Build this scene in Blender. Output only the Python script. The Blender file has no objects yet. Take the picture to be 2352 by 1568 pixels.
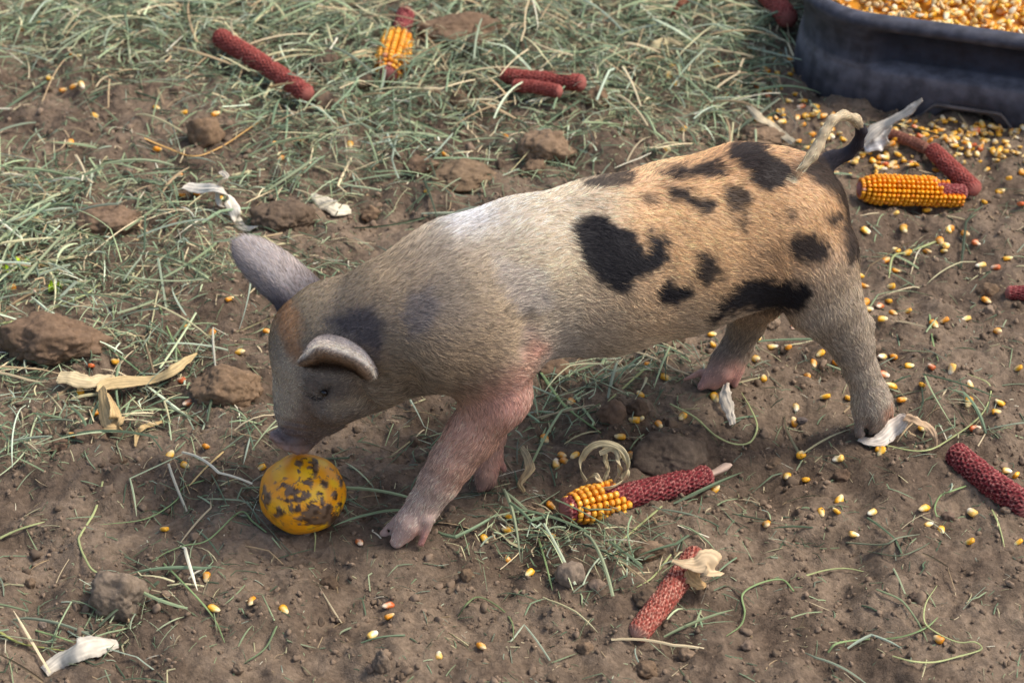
import bpy, math
import numpy as np
from mathutils import Vector

# ------------------------------------------------------------------ camera, world, light
PITCH = math.radians(35); DIST = 2.08; FOCAL = 85.0; SENS = 36.0
SUN_EL, SUN_AZ = math.radians(56), math.radians(86)     # azimuth measured from +Y towards +X (behind the scene)
SKY_STRENGTH, SUN_STRENGTH, SUN_ANGLE, EXPOSURE = 0.12, 1.5, math.radians(12), 0.78
scene = bpy.context.scene
CAM = np.array([0.0, -DIST * math.cos(PITCH), DIST * math.sin(PITCH)])
cam_data = bpy.data.cameras.new('camera'); cam = bpy.data.objects.new('camera', cam_data)
scene.collection.objects.link(cam); scene.camera = cam
cam.location = CAM; cam.rotation_euler = (math.pi / 2 - PITCH, 0, 0)
cam_data.lens = FOCAL; cam_data.sensor_width = SENS; cam_data.clip_start = 0.05; cam_data.clip_end = 400
cam_data.dof.use_dof = True; cam_data.dof.focus_distance = 1.86; cam_data.dof.aperture_fstop = 11
world = bpy.data.worlds.new('World'); scene.world = world; world.use_nodes = True
wn = world.node_tree; sky = wn.nodes.new('ShaderNodeTexSky'); sky.sky_type = 'NISHITA'; sky.sun_disc = False
sky.sun_elevation = SUN_EL; sky.sun_rotation = SUN_AZ; sky.air_density = 1.0; sky.dust_density = 4.0; sky.ozone_density = 1.0
wn.links.new(sky.outputs[0], wn.nodes['Background'].inputs[0]); wn.nodes['Background'].inputs[1].default_value = SKY_STRENGTH
sun_data = bpy.data.lights.new('sun', 'SUN'); sun = bpy.data.objects.new('sun', sun_data); scene.collection.objects.link(sun)
sun_data.energy = SUN_STRENGTH; sun_data.angle = SUN_ANGLE; sun_data.color = (1.0, 0.95, 0.88)
_sd = Vector((math.sin(SUN_AZ) * math.cos(SUN_EL), math.cos(SUN_AZ) * math.cos(SUN_EL), math.sin(SUN_EL)))
sun.rotation_euler = (-_sd).to_track_quat('-Z', 'Y').to_euler(); sun.location = (1, 2, 3)
scene.view_settings.view_transform = 'Standard'; scene.view_settings.look = 'None'
scene.view_settings.gamma = 1; scene.view_settings.use_curve_mapping = False; scene.view_settings.exposure = EXPOSURE
scene.cycles.max_bounces = 6

C = scene.collection.objects
rng = np.random.default_rng(7)

# ------------------------------------------------------------------ helpers
FW = np.array([0, math.cos(PITCH), -math.sin(PITCH)]); RT = np.array([1.0, 0, 0]); UP = np.array([0, math.sin(PITCH), math.cos(PITCH)])
KPX = SENS / FOCAL / 2352
def ray(x, y):
    x = np.asarray(x, float); y = np.asarray(y, float)
    return FW + ((x - 1176) * KPX)[..., None] * RT - ((y - 784) * KPX)[..., None] * UP
def on_z(x, y, z=0.0):
    d = ray(x, y); t = (z - CAM[2]) / d[..., 2]
    return CAM + t[..., None] * d
def project(p):
    q = p - CAM; w = q @ FW
    return 1176 + (q @ RT) / w / KPX, 784 - (q @ UP) / w / KPX
def px_m(p): return float((np.asarray(p) - CAM) @ FW) * KPX    # metres spanned by one photo unit at p
def s2l(c): 
    c = np.asarray(c, float) / 255.0
    return np.where(c <= 0.04045, c / 12.92, ((c + 0.055) / 1.055) ** 2.4)
def lin(*c): return tuple(s2l(c)) + (1.0,)
def sstep(a, b, x):
    t = np.clip((x - a) / (b - a), 0, 1); return t * t * (3 - 2 * t)

_G2 = {}
def gnoise(x, y, seed=0):
    """2-D gradient noise, about -0.7..0.7"""
    if seed not in _G2:
        a = np.random.default_rng(1000 + seed).uniform(0, 2 * math.pi, (256, 256)); _G2[seed] = (np.cos(a), np.sin(a))
    gx, gy = _G2[seed]
    xi = np.floor(x).astype(int); yi = np.floor(y).astype(int); fx = x - xi; fy = y - yi
    u = fx ** 3 * (fx * (fx * 6 - 15) + 10); v = fy ** 3 * (fy * (fy * 6 - 15) + 10)
    def d(i, j):
        ii = (xi + i) & 255; jj = (yi + j) & 255
        return gx[ii, jj] * (fx - i) + gy[ii, jj] * (fy - j)
    a = d(0, 0) * (1 - u) + d(1, 0) * u; b = d(0, 1) * (1 - u) + d(1, 1) * u
    return a * (1 - v) + b * v
_G3 = {}
def vnoise3(p, seed=0):
    if seed not in _G3: _G3[seed] = np.random.default_rng(2000 + seed).uniform(-1, 1, (64, 64, 64))
    g = _G3[seed]; i = np.floor(p).astype(int); f = p - i; f = f * f * (3 - 2 * f); out = 0
    for a in (0, 1):
        for b in (0, 1):
            for c in (0, 1):
                w = (f[:, 0] if a else 1 - f[:, 0]) * (f[:, 1] if b else 1 - f[:, 1]) * (f[:, 2] if c else 1 - f[:, 2])
                out = out + w * g[(i[:, 0] + a) & 63, (i[:, 1] + b) & 63, (i[:, 2] + c) & 63]
    return out

def mesh_np(name, verts, faces, smooth=True, colors=None):
    """verts (N,3), faces (M,k) all the same size -> mesh datablock"""
    me = bpy.data.meshes.new(name); verts = np.asarray(verts, np.float32); faces = np.asarray(faces, np.int32)
    m, k = faces.shape
    me.vertices.add(len(verts)); me.vertices.foreach_set('co', verts.ravel())
    me.loops.add(m * k); me.loops.foreach_set('vertex_index', faces.ravel())
    me.polygons.add(m); me.polygons.foreach_set('loop_start', np.arange(0, m * k, k, dtype=np.int32))
    me.polygons.foreach_set('use_smooth', np.full(m, smooth, dtype=bool))
    me.update(calc_edges=True)
    if colors is not None:
        for an, arr in (colors.items() if isinstance(colors, dict) else [('col', colors)]):
            at = me.color_attributes.new(an, 'FLOAT_COLOR', 'POINT')
            cc = np.ones((len(verts), 4), np.float32); arr = np.asarray(arr)
            cc[:, :3] = arr if arr.ndim == 2 else arr[:, None]
            at.data.foreach_set('color', cc.ravel())
    return me
def link(name, data, mat=None, parent=None, **props):
    o = bpy.data.objects.new(name, data); C.link(o)
    if mat is not None and data is not None and not data.materials: data.materials.append(mat)
    if parent is not None: o.parent = parent
    for k, v in props.items(): o[k] = v
    return o
def empty(name, loc=(0, 0, 0), **props):
    o = link(name, None, None, None, **props); o.location = Vector(loc); o.empty_display_size = 0.02; return o
def tube_faces(n, m, close_u=True):
    """grid n rings x m points around"""
    i = np.arange(n - 1)[:, None]; j = np.arange(m if close_u else m - 1)[None, :]; j2 = (j + 1) % m
    return np.stack([i * m + j, i * m + j2, (i + 1) * m + j2, (i + 1) * m + j], -1).reshape(-1, 4)
def catmull(P, n):
    P = np.asarray(P, float); Q = np.vstack([2 * P[0] - P[1], P, 2 * P[-1] - P[-2]]); k = len(P) - 1
    t = np.linspace(0, k, n); i = np.minimum(t.astype(int), k - 1); f = (t - i)[:, None]
    a, b, c, d = Q[i], Q[i + 1], Q[i + 2], Q[i + 3]
    return 0.5 * (2 * b + (c - a) * f + (2 * a - 5 * b + 4 * c - d) * f ** 2 + (3 * b - a - 3 * c + d) * f ** 3)
def nrm(v): return v / np.maximum(np.linalg.norm(v, axis=-1, keepdims=True), 1e-9)

# ------------------------------------------------------------------ materials
def material(name, base=None, rough=0.8, attr=None, spec=0.3, nodes=None, sss=0.0, bump=None):
    m = bpy.data.materials.new(name); m.use_nodes = True; nt = m.node_tree; b = nt.nodes['Principled BSDF']
    b.inputs['Roughness'].default_value = rough; b.inputs['Specular IOR Level'].default_value = spec
    if base is not None: b.inputs['Base Color'].default_value = base
    src = None
    if attr:
        a = nt.nodes.new('ShaderNodeAttribute'); a.attribute_name = attr; src = a.outputs['Color']
    if nodes: src = nodes(nt, b, src)
    if src is not None: nt.links.new(src, b.inputs['Base Color'])
    if sss: b.inputs['Subsurface Weight'].default_value = sss; b.inputs['Subsurface Scale'].default_value = 0.004
    if bump:
        sc, st, dist = bump
        co = nt.nodes.new('ShaderNodeTexCoord'); n = nt.nodes.new('ShaderNodeTexNoise'); n.inputs['Scale'].default_value = sc
        n.inputs['Detail'].default_value = 8; n.inputs['Roughness'].default_value = 0.65
        nt.links.new(co.outputs['Object'], n.inputs['Vector'])
        bp = nt.nodes.new('ShaderNodeBump'); bp.inputs['Strength'].default_value = st; bp.inputs['Distance'].default_value = dist
        nt.links.new(n.outputs['Fac'], bp.inputs['Height']); nt.links.new(bp.outputs[0], b.inputs['Normal'])
    return m
def mottle(scale, amt, lo=0.35, hi=0.65, detail=6):
    """multiply the colour by a noise between 1-amt and 1+amt"""
    def f(nt, b, src):
        co = nt.nodes.new('ShaderNodeTexCoord'); n = nt.nodes.new('ShaderNodeTexNoise'); n.inputs['Scale'].default_value = scale; n.inputs['Detail'].default_value = detail
        nt.links.new(co.outputs['Object'], n.inputs['Vector'])
        mr = nt.nodes.new('ShaderNodeMapRange'); mr.inputs[1].default_value = lo; mr.inputs[2].default_value = hi
        mr.inputs[3].default_value = 1 - amt; mr.inputs[4].default_value = 1 + amt
        nt.links.new(n.outputs['Fac'], mr.inputs[0])
        mx = nt.nodes.new('ShaderNodeVectorMath'); mx.operation = 'SCALE'
        if src is None:
            rgb = nt.nodes.new('ShaderNodeRGB'); rgb.outputs[0].default_value = b.inputs['Base Color'].default_value; src = rgb.outputs[0]
        nt.links.new(src, mx.inputs[0]); nt.links.new(mr.outputs[0], mx.inputs['Scale'])
        return mx.outputs[0]
    return f
def objvar(amt):
    """small brightness change from object to object"""
    def f(nt, b, src):
        oi = nt.nodes.new('ShaderNodeObjectInfo'); mr = nt.nodes.new('ShaderNodeMapRange')
        mr.inputs[3].default_value = 1 - amt; mr.inputs[4].default_value = 1 + amt
        nt.links.new(oi.outputs['Random'], mr.inputs[0])
        mx = nt.nodes.new('ShaderNodeVectorMath'); mx.operation = 'SCALE'
        nt.links.new(src, mx.inputs[0]); nt.links.new(mr.outputs[0], mx.inputs['Scale']); return mx.outputs[0]
    return f
M = {}
M['soil'] = material('dry_soil', rough=0.95, attr='col', spec=0.1, nodes=mottle(260, 0.28, 0.3, 0.7, 10), bump=(480, 0.9, 0.0022))
M['clod'] = material('earth_clod', rough=0.95, attr='col', spec=0.1, nodes=mottle(320, 0.22, 0.3, 0.7, 8), bump=(600, 0.6, 0.0012))
M['crumb'] = material('soil_crumb', rough=0.95, attr='col', spec=0.1)
M['hay'] = material('cut_hay', rough=0.6, attr='col', spec=0.25)
M['stalk'] = material('hay_stalk', rough=0.55, attr='col', spec=0.3)
M['husk'] = material('corn_husk', rough=0.6, attr='col', spec=0.25, nodes=mottle(180, 0.10), sss=0.0)
M['kernel'] = material('corn_kernel', rough=0.38, attr='col', spec=0.4, nodes=objvar(0.18), sss=0.15)
M['kernel_mass'] = material('corn_kernel_mass', rough=0.4, attr='col', spec=0.4)
M['cob'] = material('cob_core', rough=0.85, attr='col', spec=0.15)
M['coat'] = material('piglet_skin', rough=0.65, attr='col', spec=0.25, sss=0.08, bump=(500, 0.35, 0.0006))
M['hair'] = material('piglet_hair', rough=0.5, attr='col', spec=0.3)
M['eye'] = material('dark_eye', base=lin(20, 15, 14), rough=0.12, spec=0.6)
M['gourd'] = material('gourd_skin', rough=0.38, attr='col', spec=0.45, bump=(160, 0.12, 0.001))
M['tub'] = material('black_rubber', rough=0.62, attr='col', spec=0.35, nodes=mottle(70, 0.35, 0.35, 0.65, 10), bump=(300, 0.3, 0.001))
M['leaf'] = material('wilted_leaf', rough=0.6, attr='col', spec=0.3)

# ------------------------------------------------------------------ the pig's plane
A23 = math.radians(23); AX = np.array([math.cos(A23), math.sin(A23), 0]); NX = np.array([-math.sin(A23), math.cos(A23), 0]); Q0 = np.array([0.09, -0.16, 0])
def PP(x, y, off=0.0):
    """point of the piglet seen at photo position x, y lying off metres from its mid plane (minus = towards the viewer)"""
    d = ray(x, y); t = ((Q0 + NX * off - CAM) @ NX) / (d @ NX)
    return CAM + t * d
Z1 = lambda p: (p[0] * .5127 + 488.1, p[1] * .5127 + 488.1)              # close-up of the head -> photo units
Z2 = lambda p: ((p[0] / 1.12 + 2100) / 1.7415, (p[1] / 1.12 + 400) / 1.7415)
ZA = lambda p: (p[0] * .3418, p[1] * .3418)
ZB = lambda p: (775.2 + p[0] * .3418, p[1] * .3418)
ZC = lambda p: (1550.4 + p[0] * .3408, p[1] * .3408)
ZD = lambda p: (1550.4 + p[0] * .3410, 1033.6 + p[1] * .3410)
ZE = lambda p: (775.2 + p[0] * .3418, 1033.6 + p[1] * .3418)
ZF = lambda p: (p[0] * .3296, 516.8 + p[1] * .3296)
ZG = lambda p: (p[0] * .3418, 1033.6 + p[1] * .3418)
ZH = lambda p: (1665.2 + p[0] * .348, 516.8 + p[1] * .348)

# ------------------------------------------------------------------ ground height
FEET = [(930, 1240), (2003, 992), (1116, 1122), (1640, 885), (694, 1165)]
ANCH = [on_z(*f)[:2] for f in FEET]
HOLLOWS = [(1120, 1400, .05, -.012), (900, 1330, .04, -.006), (1550, 1240, .06, -.006), (1900, 1240, .07, -.010), (1290, 1330, .035, .006), (1650, 1290, .05, .006),
           (250, 1250, .06, .006), (2150, 1330, .07, .008), (840, 1150, .035, -.012), (560, 1050, .05, .006), (1150, 1480, .05, .006), (600, 1310, .06, .005), (150, 790, .07, .010),
           (530, 890, .05, .010), (1390, 330, .06, .010), (1750, 1090, .06, -.006), (2080, 1100, .05, .006), (1080, 90, .09, .012), (400, 1150, .05, -.005), (2200, 900, .07, .007)]
HOL = [(on_z(x, y)[:2], s, h) for x, y, s, h in HOLLOWS]
def ground(x, y):
    x = np.asarray(x, float); y = np.asarray(y, float)
    h = .012 * gnoise(x * 7 + 3, y * 7 + 8, 1) + .0135 * gnoise(x * 19, y * 19, 2) + .0080 * gnoise(x * 47, y * 47, 3)
    h = h + .0046 * np.abs(gnoise(x * 95, y * 95, 4)) + .0024 * gnoise(x * 190, y * 190, 5) + .0013 * gnoise(x * 380, y * 380, 6)
    r = gnoise(x * 30 + 5, y * 30, 8); h = h + .006 * np.maximum(r - .18, 0) / .3 * (.6 + gnoise(x * 60, y * 60, 9))
    for c, s, a in HOL: h = h + a * np.exp(-((x - c[0]) ** 2 + (y - c[1]) ** 2) / s ** 2)
    w = 0
    for c in ANCH: w = np.maximum(w, np.exp(-(((x - c[0]) ** 2 + (y - c[1]) ** 2) / .045 ** 2) ** 1.5))
    fine = .0020 * gnoise(x * 120, y * 120, 7) + .0010 * gnoise(x * 300, y * 300, 6)
    return h * (1 - w) + w * (fine + .001)
def G(x, y, dz=0.0):
    """ground point at a photo position"""
    z = np.zeros(np.shape(x))
    for _ in range(7):
        p = on_z(x, y, z); z = ground(p[..., 0], p[..., 1])
    p = on_z(x, y, z); p[..., 2] = z + dz
    return p
def GZ(x, y, h):
    """point h metres above the ground that shows at a photo position"""
    z = np.zeros(np.shape(x))
    for _ in range(7):
        p = on_z(x, y, z + h); z = ground(p[..., 0], p[..., 1])
    return on_z(x, y, z + h)

f = np.arange(-.66, .6601, .0025); gy_ = np.arange(-.56, .86, .0025)
def grow(end, sgn, n=34):
    s = .0025 * 1.28 ** np.arange(1, n + 1); c = np.cumsum(s); return end + sgn * c
xs = np.concatenate([grow(f[0], -1)[::-1], f, grow(f[-1], 1)]); ys = np.concatenate([grow(gy_[0], -1)[::-1], gy_, grow(gy_[-1], 1)])
X, Y = np.meshgrid(xs, ys, indexing='ij'); Zg = ground(X, Y)
far = np.maximum(np.abs(X) - .66, 0) + np.maximum(np.maximum(-.56 - Y, Y - .86), 0)
Zl = .012 * gnoise(X * 7 + 3, Y * 7 + 8, 1) * np.exp(-far / .8) + .03 * gnoise(X * .9, Y * .9, 16) * sstep(0, 2, far) * np.exp(-far / 12)
kf = np.exp(-far / .10); Zg = Zg * kf + Zl * (1 - kf)
V = np.stack([X, Y, Zg], -1).reshape(-1, 3)
t1 = gnoise(V[:, 0] * 9, V[:, 1] * 9, 11); t2 = gnoise(V[:, 0] * 60, V[:, 1] * 60, 12); t3 = gnoise(V[:, 0] * 25, V[:, 1] * 25, 13)
c0, c1, c2 = s2l((103, 88, 74)), s2l((131, 114, 96)), s2l((75, 63, 52))
_k = kf.reshape(-1); t1, t2, t3 = t1 * _k, t2 * _k, t3 * _k; w1 = sstep(-.35, .35, t1 + .5 * t2)[:, None]; w2 = (sstep(.1, .5, t3 + .3 * t2) * .5)[:, None]
col = (c0 * (1 - w1) + c1 * w1) * (1 - w2) + c2 * w2
link('soil_ground', mesh_np('soil_ground', V, tube_faces(len(xs), len(ys), False)[:, ::-1], True, col), M['soil'], kind='structure')

# ------------------------------------------------------------------ labels by place
USED = {}
MARKS = [('the orange gourd', 694, 1127), ('the half bare front cob', 1460, 1130), ('the tan cob', 1530, 1380), ('the right edge red cob', 2270, 1100),
         ("the piglet's tail", 1930, 310), ('the yellow cob', 2090, 440), ('the black tub', 2150, 250), ('the long red cob', 600, 145), ('the base of the white husk blade', 1995, 330),
         ('the stubby kernel cob', 905, 120), ('the crossed red cobs', 1245, 190), ('the white curly husk', 510, 460), ("the piglet's far ear", 610, 610), ('the red cob by the yellow cob', 2190, 390),
         ('the tan folded leaf', 290, 880), ('the big left clod', 150, 790), ('the bleached husk', 185, 1500), ('the upright brown clod', 270, 1380), ("the piglet's rump", 1975, 600), ('the tub corner', 1850, 190),
         ("the piglet's front feet", 1000, 1230), ("the near hind foot", 2010, 1010), ("the far hind foot", 1650, 890), ("the piglet's snout", 650, 1010), ('the far right small cob', 2340, 670),
         ('the flat grey stone', 1540, 1030), ('the curled husk ring', 1390, 1065), ('the near hock', 2000, 760), ('the grass tuft right of the rump', 2090, 590)]
def where(x, y):
    best = min(MARKS, key=lambda m: (m[1] - x) ** 2 + ((m[2] - y) * 1.35) ** 2)
    dx, dy = x - best[1], (y - best[2]) * 1.35; d = math.hypot(dx, dy)
    if abs(dx) > abs(dy) * 2: s = 'right of' if dx > 0 else 'left of'
    elif abs(dy) > abs(dx) * 2: s = 'in front of' if dy > 0 else 'behind'
    else: s = ('in front and right of' if dx > 0 else 'in front and left of') if dy > 0 else ('behind and right of' if dx > 0 else 'behind and left of')
    return s + ' ' + best[0], d

# ------------------------------------------------------------------ the piglet: a smooth implicit body turned into one mesh
prims = []   # (a, b, ra, rb, k, squash, flow direction)
def turn(x, y): return .043 * float(sstep(985, 690, x)) if y < 1070 else 0.    # the head is turned a little away, towards the gourd
def cone(p, q, rp, rq, op=0., oq=None, k=.012, sq=1.0, flow=1):
    oq = op if oq is None else oq
    a = PP(*p, op + turn(*p)); b = PP(*q, oq + turn(*q)); prims.append((a, b, rp * px_m(a), rq * px_m(b), k, sq, flow))
def chain(pts, k=.012, sq=1.0, flow=1):
    """pts: (x, y, r, off)"""
    for a, b in zip(pts[:-1], pts[1:]): cone(a[:2], b[:2], a[2], b[2], a[3], b[3], k, sq, flow)
# trunk, head to rump
chain([(866, 770, 144, 0), (932, 742, 156, 0), (1062, 696, 195, 0), (1210, 640, 185, 0), (1390, 612, 201, 0), (1560, 570, 198, 0), (1715, 520, 188, 0), (1790, 503, 160, 0)], .014, .93, 1)
cone((1010, 760), (1120, 790), 122, 116, -.030, -.034, .022)             # near shoulder muscle
cone((1000, 720), (1100, 760), 110, 110, .03, .03, .03)
# skull, cheeks, snout
chain([(685, 948, 47, 0), (706, 905, 64, 0), (738, 838, 92, 0), (760, 790, 108, 0), (865, 772, 140, 0)], .02, 1.0, 1)
cone((728, 775), (760, 760), 94, 104, 0.0, 0.0, .02)
cone((722, 868), (748, 878), 20, 22, -.033, -.033, .010); cone((770, 930), (790, 915), 40, 44, -.028, -.028, .014); cone((785, 930), (862, 888), 42, 50, -.010, -.010, .014)   # brow, cheek, jaw
cone((805, 846), (835, 826), 86, 92, -.018, -.016, .016)                 # near jowl
cone((805, 820), (835, 810), 80, 90, .03, .03, .02)
cone((692, 968), (674, 1000), 43, 36, 0, 0, .008)                        # muzzle
_dc, _da = PP(664, 1015, .039), nrm(PP(650, 1030, .043) - PP(700, 950, .041)); _d1 = nrm(np.cross(_da, NX)); _pm = px_m(_dc)   # disc: flat round end of the snout
for _f in np.linspace(0, 2 * math.pi, 10, endpoint=False):
    _o = (math.cos(_f) * _d1 * 43 + math.sin(_f) * NX * 31) * _pm
    prims.append((_dc + _o * .2, _dc + _o, 14 * _pm, 11 * _pm, .004, 1.0, 1))
cone((712, 1000), (760, 955), 22, 40, 0, 0, .010)                        # lower jaw
# near front leg
chain([(1112, 850, 90, -.035), (1140, 912, 76, -.040), (1084, 1000, 59, -.038), (1042, 1055, 51, -.036), (1010, 1105, 45, -.034), (976, 1156, 37, -.033), (950, 1194, 38, -.033)], .008, .9, 2)
cone((1165, 800), (1150, 880), 50, 40, -.03, -.036, .02, 1, 2)
# far front leg
chain([(1110, 840, 80, .03), (1128, 930, 55, .028), (1130, 1000, 31, .02), (1127, 1045, 25, .014), (1119, 1082, 24, .006), (1115, 1102, 26, .004)], .005, .9, 2)
# near hind leg
chain([(1800, 520, 140, -.02), (1855, 600, 116, -.035), (1893, 690, 86, -.045), (1928, 742, 59, -.05), (1957, 796, 44, -.052), (1977, 848, 36, -.053), (1995, 895, 36, -.055), (2003, 928, 43, -.055), (2000, 962, 37, -.055)], .009, .92, 2)
cone((1958, 716), (1988, 744), 24, 13, -.05, -.05, .008, 1, 2); cone((1988, 744), (1990, 800), 11, 8, -.05, -.052, .010, 1, 2)           # hock point
# far hind leg
chain([(1740, 560, 130, .03), (1735, 660, 84, .045), (1716, 742, 40, .055), (1694, 794, 33, .058), (1672, 832, 37, .058), (1655, 856, 33, .058)], .008, .92, 2)
def toe(p, q, rp, rq, o1, o2, k=.005): cone(p, q, rp, rq, o1, o2, k, 1, 3)
# toes: near front
toe((925, 1198), (880, 1226), 24, 10, -.022, -.018); toe((942, 1202), (912, 1243), 33, 17, -.036, -.036); toe((982, 1192), (967, 1248), 17, 8.5, -.044, -.046, .003); toe((985, 1185), (1000, 1220), 14, 8, -.022, -.016, .003)
# far front
toe((1112, 1098), (1104, 1120), 20, 12, .000, -.003, .003); toe((1120, 1098), (1124, 1122), 20, 12, .004, .005, .003); toe((1140, 1046), (1158, 1078), 12, 8, .012, .010, .003)
# near hind
toe((1992, 955), (1976, 992), 27, 15, -.058, -.060, .003); toe((2010, 955), (2006, 993), 29, 17, -.052, -.052, .003); toe((2040, 930), (2046, 968), 13, 8, -.052, -.050, .003)
# far hind
toe((1645, 856), (1610, 888), 24, 10, .054, .052, .003); toe((1660, 858), (1640, 884), 24, 14, .050, .050, .003); toe((1694, 850), (1687, 884), 15, 8, .050, .047, .003); toe((1612, 854), (1571, 873), 9, 4.5, .062, .062, .003)
# tail
TAILP = [(1880, 385, 30, 0), (1912, 366, 19, 0), (1946, 354, 14, -.002), (1970, 330, 12.5, -.006), (1979, 301, 12, -.010), (1966, 274, 11.5, -.013), (1938, 264, 11, -.017), (1911, 276, 10.5, -.021), (1894, 304, 11, -.024),
         (1880, 334, 12, -.027), (1866, 358, 12.5, -.030), (1848, 380, 8, -.032), (1830, 393, 3, -.034)]
chain(TAILP, .004, 1.0, 4)
def rc_dist(P, a, b, ra, rb, sq):
    ab = b - a; v = P - a
    if sq != 1.0:
        v = v + ((v @ NX) * (1 / sq - 1))[..., None] * NX; ab = ab + (ab @ NX) * (1 / sq - 1) * NX
    t = np.clip((v @ ab) / max(ab @ ab, 1e-12), 0, 1)
    return np.linalg.norm(v - t[..., None] * ab, axis=-1) - (ra + (rb - ra) * t)
cuts = []    # grooves: (a, b, r, depth softness)
def sdf(P):
    F = np.full(P.shape[:-1], 10.0)
    for a, b, ra, rb, k, sq, fl in prims:
        d = rc_dist(P, a, b, ra, rb, sq); h = np.maximum(k - np.abs(F - d), 0) / k; F = np.minimum(F, d) - h * h * k * .25
    for a, b, r, k in cuts:
        d = -rc_dist(P, a, b, r, r, 1.0); h = np.maximum(k - np.abs(F - d), 0) / k; F = np.maximum(F, d) + h * h * k * .25
    return F
def surf(x, y):
    """first point of the body along the line of sight"""
    d = ray(x, y); d = d / np.linalg.norm(d); t = 1.5
    for _ in range(60):
        v = float(sdf((CAM + d * t)[None])[0]); t += v * .8
        if abs(v) < 2e-4: break
    return CAM + d * t
base_sdf = list(prims)
def groove(pts, r, sink, k=.003, conv=Z1):
    P = [surf(*conv(p)) for p in pts]; d = nrm(FW)
    for a, b in zip(P[:-1], P[1:]): cuts_new.append((a + d * sink, b + d * sink, r, k))
cuts_new = []
groove([(438, 1042), (500, 1012), (560, 985)], .0015, .0000)                 # mouth line
groove([(275, 990), (330, 1004), (410, 1012)], .0014, .0000); groove([(300, 962), (350, 972), (430, 984)], .0013, .0000); groove([(310, 935), (360, 945), (430, 955)], .0012, .0002)  # snout wrinkles
groove([(262, 1026), (300, 1044), (370, 1052), (430, 1046)], .0012, .0000)
groove([(415, 808), (448, 830), (478, 834), (505, 806), (524, 784)], .0022, .0004, .003); groove([(640, 760), (650, 800), (690, 850), (740, 880)], .0020, .0, .006)            # eye slit
groove([(640, 770), (660, 830), (720, 870)], .0022, -.0008, .008)            # cheek fold
groove([(885, 720), (878, 780), (890, 815)], .0030, -.0008, .012)            # throat fold
groove([(1408, 500), (1395, 600)], .003, -.001, .014)

groove([(296, 606), (345, 540), (385, 480)], .0016, .0, .003, ZE); groove([(517, 655), (540, 580), (572, 520)], .0016, .0, .003, ZE)
groove([(934, 1400), (932, 1350), (936, 1300)], .0024, .0, .004, ZH); groove([(1062, 1270), (1070, 1220)], .0014, .0, .003, ZH)
EYE = surf(*Z1((500, 806)))
cuts_new += [(_dc + (_d1 * .0 + NX * s_ * 13) * _pm + _da * .0045, _dc + (_d1 * .0 + NX * s_ * 13) * _pm + _da * .012, .0028, .003) for s_ in (-1, 1)]
cuts = cuts_new
# ears are sheets swept from their root; each is a stack of round beads blended into a thin cup
EAR_FAR = dict(spine=[(690, 700, .030), (645, 660, .040), (600, 615, .052), (560, 572, .060), (536, 545, .062)])
# grid over the piglet's own frame
lo, hi = np.array([-.36, -.13, -.004]), np.array([.36, .125, .36]); H = .0019
ax = [np.arange(lo[i], hi[i], H) for i in range(3)]
shp = tuple(len(a) for a in ax)
F = np.full(shp, 1.0, np.float32)
def local(p): q = p - Q0; return np.array([q @ AX, q @ NX, q[2]])
def box_eval(a, b, r, sq, la, lb, pad):
    mn = np.minimum(la, lb) - r - pad; mx = np.maximum(la, lb) + r + pad
    i0 = [max(0, int((mn[i] - lo[i]) / H)) for i in range(3)]; i1 = [min(shp[i], int((mx[i] - lo[i]) / H) + 2) for i in range(3)]
    return i0, i1
def eval_local(i0, i1, la, lb, ra, rb, sq):
    s = 1 / sq
    gx = ax[0][i0[0]:i1[0]][:, None, None] - la[0]; gy2 = (ax[1][i0[1]:i1[1]][None, :, None] - la[1]) * s; gz = ax[2][i0[2]:i1[2]][None, None, :] - la[2]
    ab = lb - la; ab = np.array([ab[0], ab[1] * s, ab[2]])
    t = np.clip((gx * ab[0] + gy2 * ab[1] + gz * ab[2]) / max(ab @ ab, 1e-12), 0, 1)
    return np.sqrt((gx - t * ab[0]) ** 2 + (gy2 - t * ab[1]) ** 2 + (gz - t * ab[2]) ** 2) - (ra + (rb - ra) * t)
for a, b, ra, rb, k, sq, fl in prims:
    la, lb = local(a), local(b); i0, i1 = box_eval(a, b, max(ra, rb), sq, la, lb, .03)
    if min(i1[i] - i0[i] for i in range(3)) <= 0: continue
    d = eval_local(i0, i1, la, lb, ra, rb, sq); S = F[i0[0]:i1[0], i0[1]:i1[1], i0[2]:i1[2]]
    h = np.maximum(k - np.abs(S - d), 0) / k; S[...] = np.minimum(S, d) - h * h * k * .25
for a, b, r, k in cuts:
    la, lb = local(a), local(b); i0, i1 = box_eval(a, b, r, 1, la, lb, .02)
    d = -eval_local(i0, i1, la, lb, r, r, 1.0); S = F[i0[0]:i1[0], i0[1]:i1[1], i0[2]:i1[2]]
    h = np.maximum(k - np.abs(S - d), 0) / k; S[...] = np.maximum(S, d) + h * h * k * .25
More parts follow.
